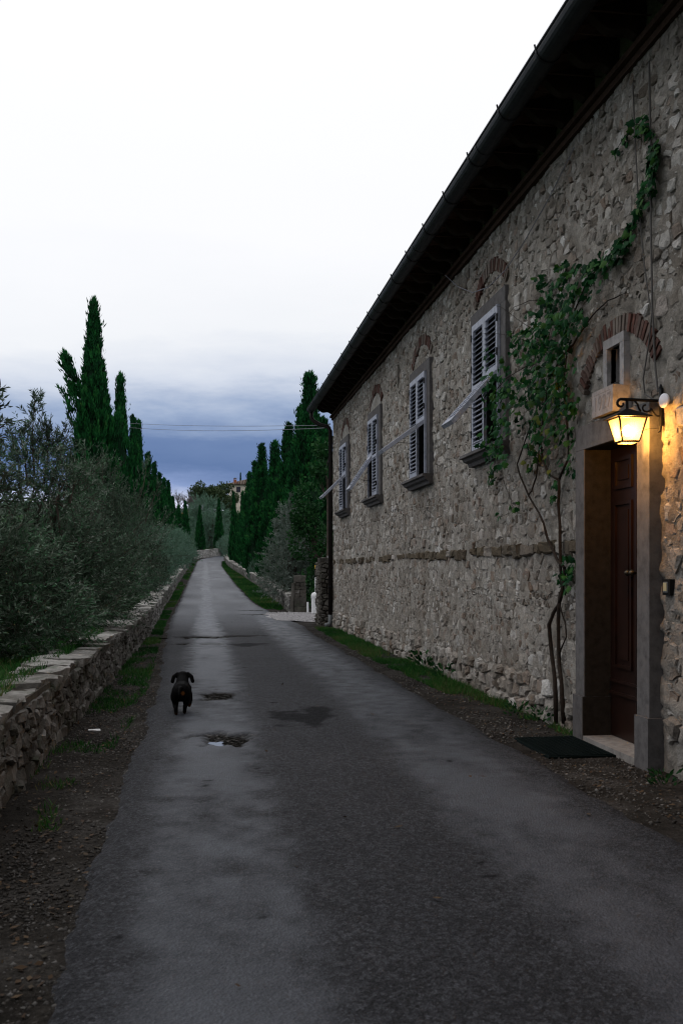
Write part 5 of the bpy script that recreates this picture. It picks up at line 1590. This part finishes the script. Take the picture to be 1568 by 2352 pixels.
M['chimbrick'] = stone_mat("chimney_brick", [(.30, .11, .065), (.36, .14, .08)], (.7, .6, .55), .5, 1, .5, .02)
ch = empty("chimney", (0, 0, 0), fh)
mb = MB(); mb.box(.95, 1.6, .6, 1.25, HH + .2, HH + 1.15); mb.build("chimney_stack", M['chimbrick'], ch)
for (a, b_) in ((.95, 1.05), (1.225, 1.325), (1.5, 1.6)):
    mb = MB(); mb.box(a, b_, .62, 1.23, HH + 1.15, HH + 1.4); mb.build("chimney_pier", M['chimbrick'], ch)
mb = MB(); mb.add([(.88, .55, HH + 1.4), (1.67, .55, HH + 1.4), (1.67, 1.3, HH + 1.4), (.88, 1.3, HH + 1.4), (1.275, .55, HH + 1.62), (1.275, 1.3, HH + 1.62)], [(0, 1, 4), (1, 2, 5, 4), (2, 3, 5), (3, 0, 4, 5), (3, 2, 1, 0)]); mb.build("chimney_hood", M['terracotta'], ch)
# ------------------------------------------------------------------ climbing vine on the house front
vine = empty("climbing_vine", FW(1285, 1655, .05)); vine.location.z = 0
setp(vine, "leafy grapevine climbing the house front between the near window and the door", "vine")
vinv = -vine.location
def stem(pts, r0, r1, d=.05):
    P = []
    for i, (x, y) in enumerate(pts):
        P.append(FW(x, y, d + .015 * math.sin(i * 2.3)) + vinv)
    Q = [P[0]]
    for i in range(len(P) - 1):
        Q += [P[i].lerp(P[i + 1], .5) + Vector((0, R.uniform(-.008, .008), R.uniform(-.006, .006))), P[i + 1]]
    n = len(Q)
    mb = MB(); mb.tube(Q, [.66 * (r0 + (r1 - r0) * i / (n - 1)) * R.uniform(.85, 1.15) for i in range(n)], 7)
    mb.build("stem", M['vinewood'], vine, True)
stem([(1294, 1662), (1288, 1562), (1283, 1520), (1281, 1424), (1285, 1371), (1291, 1352), (1286, 1304), (1285, 1208), (1281, 1160), (1283, 1102)], .030, .020)
stem([(1276, 1662), (1274, 1568), (1266, 1501), (1260, 1434), (1270, 1408), (1281, 1391), (1289, 1366), (1294, 1330), (1295, 1302)], .030, .022, .06)
stem([(1284, 1500), (1300, 1462), (1297, 1430), (1286, 1395), (1283, 1360)], .012, .01, .05)
stem([(1295, 1304), (1281, 1290), (1257, 1239), (1248, 1203), (1238, 1180), (1212, 1136), (1194, 1094), (1187, 1066), (1200, 1027), (1213, 990), (1235, 930)], .020, .008, .06)
stem([(1213, 1137), (1220, 1128), (1231, 1094), (1234, 1070), (1239, 1014), (1251, 926), (1262, 850)], .012, .008, .06)
stem([(1283, 1102), (1304, 1054), (1304, 1014), (1298, 942), (1293, 878), (1300, 815)], .017, .01, .05)
stem([(1283, 1102), (1259, 1089), (1245, 1054), (1241, 1014), (1250, 940), (1262, 870)], .017, .01, .06)
stem([(1262, 870), (1291, 817), (1315, 792), (1328, 769), (1345, 745), (1368, 715), (1395, 690), (1428, 676)], .015, .006, .045)
stem([(1300, 760), (1345, 650), (1390, 592), (1440, 545), (1465, 480), (1490, 420), (1500, 350), (1488, 290), (1455, 285), (1430, 318), (1412, 346)], .010, .003, .05)
stem([(1255, 790), (1280, 690), (1296, 600)], .006, .003, .08)
stem([(1240, 690), (1215, 690), (1180, 705), (1165, 720)], .006, .003, .12)
stem([(1230, 760), (1190, 735), (1150, 705), (1125, 700)], .005, .002, .18)
stem([(1225, 790), (1180, 770), (1130, 765), (1085, 770)], .005, .002, .16)
stem([(1210, 840), (1160, 870), (1130, 905), (1138, 960), (1140, 1040), (1130, 1095), (1118, 1125)], .007, .003, .20)
stem([(1150, 1090), (1165, 1130), (1175, 1150), (1165, 1180), (1140, 1190), (1135, 1230)], .004, .002, .06)
CL = [(1290, 650, 32, 3), (1345, 642, 36, 4), (1300, 700, 46, 9), (1250, 760, 52, 12), (1300, 745, 48, 11), (1225, 800, 44, 10), (1270, 830, 52, 13), (1240, 880, 50, 12), (1290, 900, 34, 6), (1200, 795, 30, 5), (1165, 830, 26, 3),
      (1150, 872, 30, 5), (1118, 812, 16, 2), (1112, 850, 14, 1.5), (1150, 950, 34, 6), (1140, 1000, 30, 5), (1138, 1050, 24, 4), (1128, 1092, 16, 2), (1190, 950, 34, 6), (1210, 925, 40, 8), (1250, 955, 44, 9), (1290, 960, 34, 6), (1300, 920, 28, 4),
      (1240, 1010, 38, 6), (1215, 1000, 28, 3), (1305, 1000, 22, 2.5), (1225, 1052, 24, 2.5), (1248, 1088, 16, 1.6), (1302, 1058, 16, 1.6), (1272, 1110, 10, .6), (1250, 652, 16, 1.4), (1236, 640, 12, 1), (1385, 600, 20, 2.2), (1420, 575, 18, 2), (1440, 545, 14, 1.5),
      (1460, 490, 10, 1), (1490, 420, 16, 2), (1497, 370, 14, 1.8), (1500, 335, 11, 1.2), (1465, 286, 20, 2), (1435, 322, 10, .9), (1413, 346, 7, .5), (1302, 1292, 16, 1.5), (1292, 1322, 16, 1.5), (1300, 1342, 12, 1), (1270, 1145, 8, .6), (1118, 1005, 20, 2),
      (1205, 860, 30, 4), (1275, 780, 50, 9), (1180, 905, 26, 2.5), (1260, 905, 44, 7), (1310, 1080, 10, .7), (1180, 1160, 10, .5), (1140, 1185, 8, .4), (1296, 600, 8, .5), (1315, 690, 34, 4), (1360, 620, 22, 2), (1405, 588, 14, 1.3), (1430, 560, 12, 1.2), (1450, 515, 10, 1), (1473, 460, 10, 1.1), (1482, 440, 10, 1), (1494, 395, 10, 1.2), (1500, 350, 9, .9), (1490, 305, 10, .9), (1290, 620, 12, .8), (1130, 700, 7, .3), (1165, 765, 8, .4), (1250, 700, 20, 2), (1122, 900, 20, 2.5), (1138, 930, 24, 3.5), (1162, 905, 22, 3), (1150, 985, 22, 3), (1135, 1030, 18, 2.5)]
LP = []; LT = []
lv = random.Random(77)
for (cx, cy, r, n) in CL:
    for k in range(int(n * 8) if n > 3 else int(n * 10)):
        a = lv.random() * 6.283; q = math.sqrt(lv.random()) * r * (1.15 if lv.random() < .2 else 1)
        big = min(1, n / 9)
        d = .03 + lv.random() * (.05 + .26 * big) * (1 - .6 * (q / r) ** 2)
        if cx < 1170 and 840 < cy < 1080: d = lv.uniform(.12, .55)
        LP.append(FW(cx + q * math.cos(a), cy + q * math.sin(a) * 1.25, d) + vinv)
        if cx < 1330 and cy < 1100 and noise2(LP[-1].y * 5.5 + 40, LP[-1].z * 5.5 + 9) > .19: LP.pop(); continue
        yl = 1 if (900 < cy < 1100 and 1190 < cx < 1270 and lv.random() < .35) else 0
        LT.append(lv.uniform(.7, 1.0) if yl else lv.random() ** 1.3 * .62)
SH = [(0, 0), (-.30, -.10), (-.52, .18), (-.34, .42), (-.40, .66), (-.12, .70), (0, 1.0), (.12, .70), (.40, .66), (.34, .42), (.52, .18), (.30, -.10)]
V = []; F = []; T = []
for p_, t in zip(LP, LT):
    s = lv.uniform(.040, .078)
    down = Vector((lv.gauss(-.25, .35), lv.gauss(0, .55), lv.gauss(-.85, .35))).normalized()
    nrm = (Vector((-1, 0, .25)) + Vector((lv.gauss(0, .55), lv.gauss(0, .55), lv.gauss(0, .45)))).normalized()
    side = down.cross(nrm).normalized(); nrm = side.cross(down)
    b0 = len(V)
    V.append(p_ + down * s * .35 + nrm * s * .06)
    for (u, v) in SH: V.append(p_ + side * u * s + down * v * s - nrm * abs(u) * s * .25)
    for k in range(12): F.append((b0, b0 + 1 + k, b0 + 1 + (k + 1) % 12)); T.append(t)
fast("leaves", np.array([tuple(v) for v in V]), np.array(F), M['vine'], vine, tone=np.array(T))

# ------------------------------------------------------------------ grass, gravel, litter
def scatter(n, fx0, fx1, y0, y1, dens, seed, bias=1.0):
    g = np.random.default_rng(seed)
    Yq = y0 + (y1 - y0) * g.random(n) ** bias
    a, b_ = fx0(Yq), fx1(Yq)
    Xq = a + (b_ - a) * g.random(n)
    keep = g.random(n) < np.clip(dens(Xq, Yq), 0, 1)
    return Xq[keep], Yq[keep], g
def blades(name, X, Y, g, h, w, label, lean=.5, mat='grass', z=None, tonefn=None):
    n = len(X)
    Z = gz(X, Y) if z is None else z
    a = g.random(n) * 6.283
    hh = h * (.35 + 1.5 * g.random(n) ** 2) * (.65 + .7 * (noise2(X * 5, Y * 5) + .5)); ww = w * (.6 + .8 * g.random(n))
    c = np.stack([X, Y, Z - .01], -1); s = np.stack([np.cos(a), np.sin(a), 0 * a], -1) * ww[:, None] * .5
    t = c + np.stack([lean * hh * g.normal(size=n), lean * hh * g.normal(size=n), hh], -1)
    V = np.stack([c - s, c + s, t], 1).reshape(-1, 3)
    tone = np.clip(.42 + .8 * fbm(X * .8, Y * .5, 2) + .25 * g.normal(size=n), 0, 1)
    o = fast(name, V, np.arange(3 * n).reshape(n, 3), M[mat], tone=tone)
    setp(o, label, "grass", kind="stuff"); return o
zr = lambda k: (lambda y: np.full_like(y, k))
# right verge under the house wall
X_, Y_, g = scatter(90000, lambda y: np.interp(y, [8, 12, 16, 24], [2.75, 2.68, 2.55, 2.62]), zr(3.13), 7.9, 24.2,
                    lambda x, y: sstep(-.05, .35, fbm(x * 3.2, y * 1.6, 4) + np.interp(y, [8, 9.5, 11, 14, 23, 24.5], [-.25, -.15, .08, .28, .25, -.05]) - .9 * np.clip(2.72 - x, 0, 1)), 1)
blades("grass", X_, Y_, g, .045, .009, "strip of short green grass along the foot of the house wall")
# left verge below the dry-stone wall
X_, Y_, g = scatter(90000, lambda y: wall_l(y) + .0, lambda y: road_l(y) - np.interp(y, [5, 12, 36], [.12, .06, .02]), 5.5, 46,
                    lambda x, y: sstep(.0, .4, fbm(x * 3.4 + 5, y * 1.5, 4) + np.interp(y, [5, 8, 10.5, 14, 30, 46], [-.25, -.12, .14, .28, .25, .15])), 2)
blades("grass", X_, Y_, g, .04, .011, "patchy grass and weeds at the foot of the mossy wall")
# far right verge below the uphill wall
X_, Y_, g = scatter(60000, lambda y: road_r(y) + .0, lambda y: wall_r(np.maximum(y, 32)) - .05, 33.5, 108,
                    lambda x, y: sstep(-.1, .2, fbm(x * 2, y * .5, 3) + .45 - .5 * np.exp(-((y - 33) / 2.0) ** 2)), 3, 1.3)
blades("grass", X_, Y_, g, .07, .03, "green verge under the uphill wall")
X_, Y_, g = scatter(16000, lambda y: wall_l(y) + .0, lambda y: road_l(y) - .02, 46, 110, lambda x, y: sstep(.0, .3, fbm(x * 2, y * .4, 3) + .12), 4, 1.2)
blades("grass", X_, Y_, g, .06, .03, "thin dry grass along the upper part of the olive side wall")
# grass and moss on and behind the left wall
X_, Y_, g = scatter(30000, lambda y: wall_l(y) - 1.4, lambda y: wall_l(y) - .17, 3.0, 14, lambda x, y: sstep(.0, .25, fbm(x * 3 + 2, y * 1.4, 3) + .18 + .25 * (x < wall_l(y) - .42)), 5)
blades("grass", X_, Y_, g, .05, .010, "grass creeping over the back of the mossy wall top", z=np.where(X_ > wall_l(Y_) - .42, .565, gz(X_, Y_)))
X_, Y_, g = scatter(14000, zr(3.4), zr(5.5), 26, 31.5, lambda x, y: .5 + 0 * x, 6)
blades("grass", X_, Y_, g, .06, .02, "rough grass beside the gateway")

def pebbles(name, X, Y, g, size, mat, label, zoff=0.0, flat=.6):
    n = len(X)
    Z = np.maximum(gz(X, Y), 0) + zoff
    base = np.array([(1, 0, 0), (-1, 0, 0), (0, 1, 0), (0, -1, 0), (0, 0, 1), (0, 0, -1)], float)
    fc = np.array([(0, 2, 4), (2, 1, 4), (1, 3, 4), (3, 0, 4), (2, 0, 5), (1, 2, 5), (3, 1, 5), (0, 3, 5)])
    s = size * (.4 + 1.1 * g.random(n) ** 2.2)
    a = g.random(n) * 6.283
    B = base[None] * (1 + .35 * g.normal(size=(n, 6, 1))) * s[:, None, None] * np.array([1, .8, flat])
    ca, sa = np.cos(a)[:, None], np.sin(a)[:, None]
    Bx = B[..., 0] * ca - B[..., 1] * sa; By = B[..., 0] * sa + B[..., 1] * ca
    V = np.stack([Bx + X[:, None], By + Y[:, None], B[..., 2] + (Z + s * .15)[:, None]], -1).reshape(-1, 3)
    F = (fc[None] + (np.arange(n) * 6)[:, None, None]).reshape(-1, 3)
    o = fast(name, V, F, M[mat], tone=np.repeat(g.random(n), 8)); setp(o, label, "gravel", kind="stuff"); return o
X_, Y_, g = scatter(26000, lambda y: wall_l(y) + .0, lambda y: road_l(y) + .10, 3.0, 22, lambda x, y: .35 + .9 * fbm(x * 2, y * 1.2, 3) + .4 * (x > road_l(y) - .35) * (1 - sstep(10, 16, y)), 7, 1.35)
pebbles("gravel", X_, Y_, g, .0105, 'gravel', "loose grey grit between the mossy wall and the asphalt")
X_, Y_, g = scatter(26000, lambda y: road_r(y) - .10, zr(3.14), 3.2, 24, lambda x, y: .35 + .9 * fbm(x * 2, y * 1.2, 3), 8, 1.4)
pebbles("gravel", X_, Y_, g, .0125, 'gravel', "loose grey grit between the asphalt and the house wall")
# pale gravel of the gateway
gx_, gy_ = np.meshgrid(np.linspace(0, 1, 30), np.linspace(0, 1, 12))
YY = 26.9 + gy_ * 4.6 - .35 * gx_; XX = 1.75 + gx_ * 4.0 + ((gy_ - .5) ** 2 * 2.6 + .9 * fbm(gy_ * 5, 3.1, 3)) * (1 - gx_) + .1 * fbm(gx_ * 9, gy_ * 5, 2)
ii = np.arange(360).reshape(12, 30)
apr = fast("gravel_apron", np.stack([XX, YY, zroad(YY) + .040 - .028 * sstep(2.2, 2.8, XX) + .008 * fbm(XX * 3, YY * 3, 2)], -1).reshape(-1, 3), np.stack([ii[:-1, :-1], ii[:-1, 1:], ii[1:, 1:], ii[1:, :-1]], -1).reshape(-1, 4), M['palegravel'], smooth=True, tone=np.full(11 * 29, .4))
setp(apr, kind="structure")
X_, Y_, g = scatter(9000, lambda y: 1.9 + 0 * y, zr(5.0), 26.8, 31.6, lambda x, y: .8 + 0 * x, 9)
pebbles("gravel", X_, Y_, g, .02, 'palegravel', "pale gravel spread in the gateway", .04)
# leaf litter
def litter(name, X, Y, g, size, label, z=None, mat='litter'):
    n = len(X); Z = (np.maximum(gz(X, Y), 0) + .012) if z is None else z
    D = np.stack([g.normal(size=n), g.normal(size=n), .25 * g.normal(size=n)], -1)
    S = np.stack([-D[:, 1], D[:, 0], .35 * g.normal(size=n)], -1)
    V, F = leaf_quads(np.stack([X, Y, Z], -1), D, size * (.5 + g.random(n)), size * .6, S)
    o = fast(name, V, F, M[mat], tone=g.random(n)); setp(o, label, "leaves", kind="stuff")
X_, Y_, g = scatter(1500, lambda y: wall_l(y) + .0, lambda y: road_l(y) + .05, 3.2, 20, lambda x, y: .5 + .9 * fbm(x * 2, y, 2), 10, 1.3)
litter("fallen_leaves", X_, Y_, g, .035, "brown fallen leaves at the foot of the mossy wall")
X_, Y_, g = scatter(1200, lambda y: road_r(y) + .0, zr(3.1), 4.0, 12, lambda x, y: .5 + .9 * fbm(x * 2, y, 2), 12, 1.0)
litter("fallen_leaves", X_, Y_, g, .03, "reddish fallen leaves on the grit by the door mat")
X_, Y_, g = scatter(60, zr(-.4), zr(2.3), 3.2, 30, lambda x, y: .8 + 0 * x, 13)
litter("fallen_leaves", X_, Y_, g, .04, "few stray leaves lying on the asphalt", z=zroad(Y_) + .05)
# weeds at the foot of the wall and by the vine
def weed(x, y, s, label, cat="weed"):
    root = empty("weed", (x, y, float(gz(x, y)))); setp(root, label, cat, "weeds at the house wall")
    g = np.random.default_rng(int(x * 1000 + y * 77)); n = 46
    a = g.random(n) * 6.283; q = .25 + .75 * g.random(n)
    P = np.stack([np.cos(a) * q * .2 * s, np.sin(a) * q * .2 * s, (.05 + .22 * g.random(n)) * s], -1)
    D = np.stack([np.cos(a), np.sin(a), .5 + .6 * g.random(n)], -1)
    V, F = leaf_quads(P, D, .11 * s * (.6 + .8 * g.random(n)), .05 * s)
    fast("leaves", V, F, M['shrub'], root, tone=g.random(n))
weed(3.02, 8.75, .55, "small weed tuft at the foot of the vine")
weed(2.92, 9.15, .5, "second low weed tuft just beyond the vine")
weed(3.03, 12.4, .75, "leafy weed at the wall foot past the bare grit")
weed(3.03, 13.6, .9, "larger leafy weed at the wall foot in the grass strip")
weed(2.9, 6.0, .45, "weed tuft growing at the picture's edge right of the door")
# scraps lying about
def scrap(x, y, z, s, label, mat, cat):
    V, F = slab(lambda a, d, q: Vector((a, d, q)), -s, s, -s * .45, s * .45, 0, s * .22, 3, 2, s * .15)
    o = MB().add(V, F, .8).build("stone_chip" if cat == "stone" else "paper_scrap", mat); o.location = (x, y, z); o.rotation_euler = (.1, .05, R.uniform(0, 3)); setp(o, label, cat)
p_ = W(217, 1681, 8.63); scrap(p_.x, p_.y, .01, .05, "small white scrap lying on the leaf litter below the wall", M['white'], "scrap")
p_ = W(1500, 2265, 3.35); scrap(p_.x, p_.y, .03, .02, "dark clod of earth on the asphalt near the bottom corner", M['earth'], "stone")
p_ = W(375, 1470, 20.0); scrap(p_.x, p_.y, .03, .09, "brown clod on the verge beside the long pothole", M['earth'], "stone")
# ------------------------------------------------------------------ unseen buildings added behind the camera to block skylight and shade the foreground
nb = empty("shade_house", (-1.9, -1.6, 0)); setp(nb, "unseen house shape added behind the camera on the olive side to cast shade", "house")
MB().box(-8, 0, -13, 0, -.2, 7.2, .4).build("wall", M['mortar'], nb)
MB().add([(-8.6, -13.6, 7.1), (.6, -13.6, 7.1), (.6, .6, 7.1), (-8.6, .6, 7.1), (-4, -13.6, 9.2), (-4, .6, 9.2)], [(0, 4, 5, 3), (1, 2, 5, 4), (0, 1, 4), (2, 3, 5), (3, 2, 1, 0)], .4).build("roof", M['terracotta'], nb)
nb = empty("shade_block", (1.0, -8.0, 0)); setp(nb, "unseen building shape added across the lane behind the camera to block skylight", "house")  # second added block, cuts off the low sky behind the camera
MB().box(-12, 2.0, -6, 0, -.2, 9.5, .4).build("wall", M['mortar'], nb)
MB().add([(-12.6, -6.6, 9.4), (2.1, -6.6, 9.4), (2.1, .6, 9.4), (-12.6, .6, 9.4), (-12.6, -3, 11.0), (2.1, -3, 11.0)], [(0, 1, 5, 4), (2, 3, 4, 5), (0, 4, 3), (1, 2, 5), (3, 2, 1, 0)], .4).build("roof", M['terracotta'], nb)
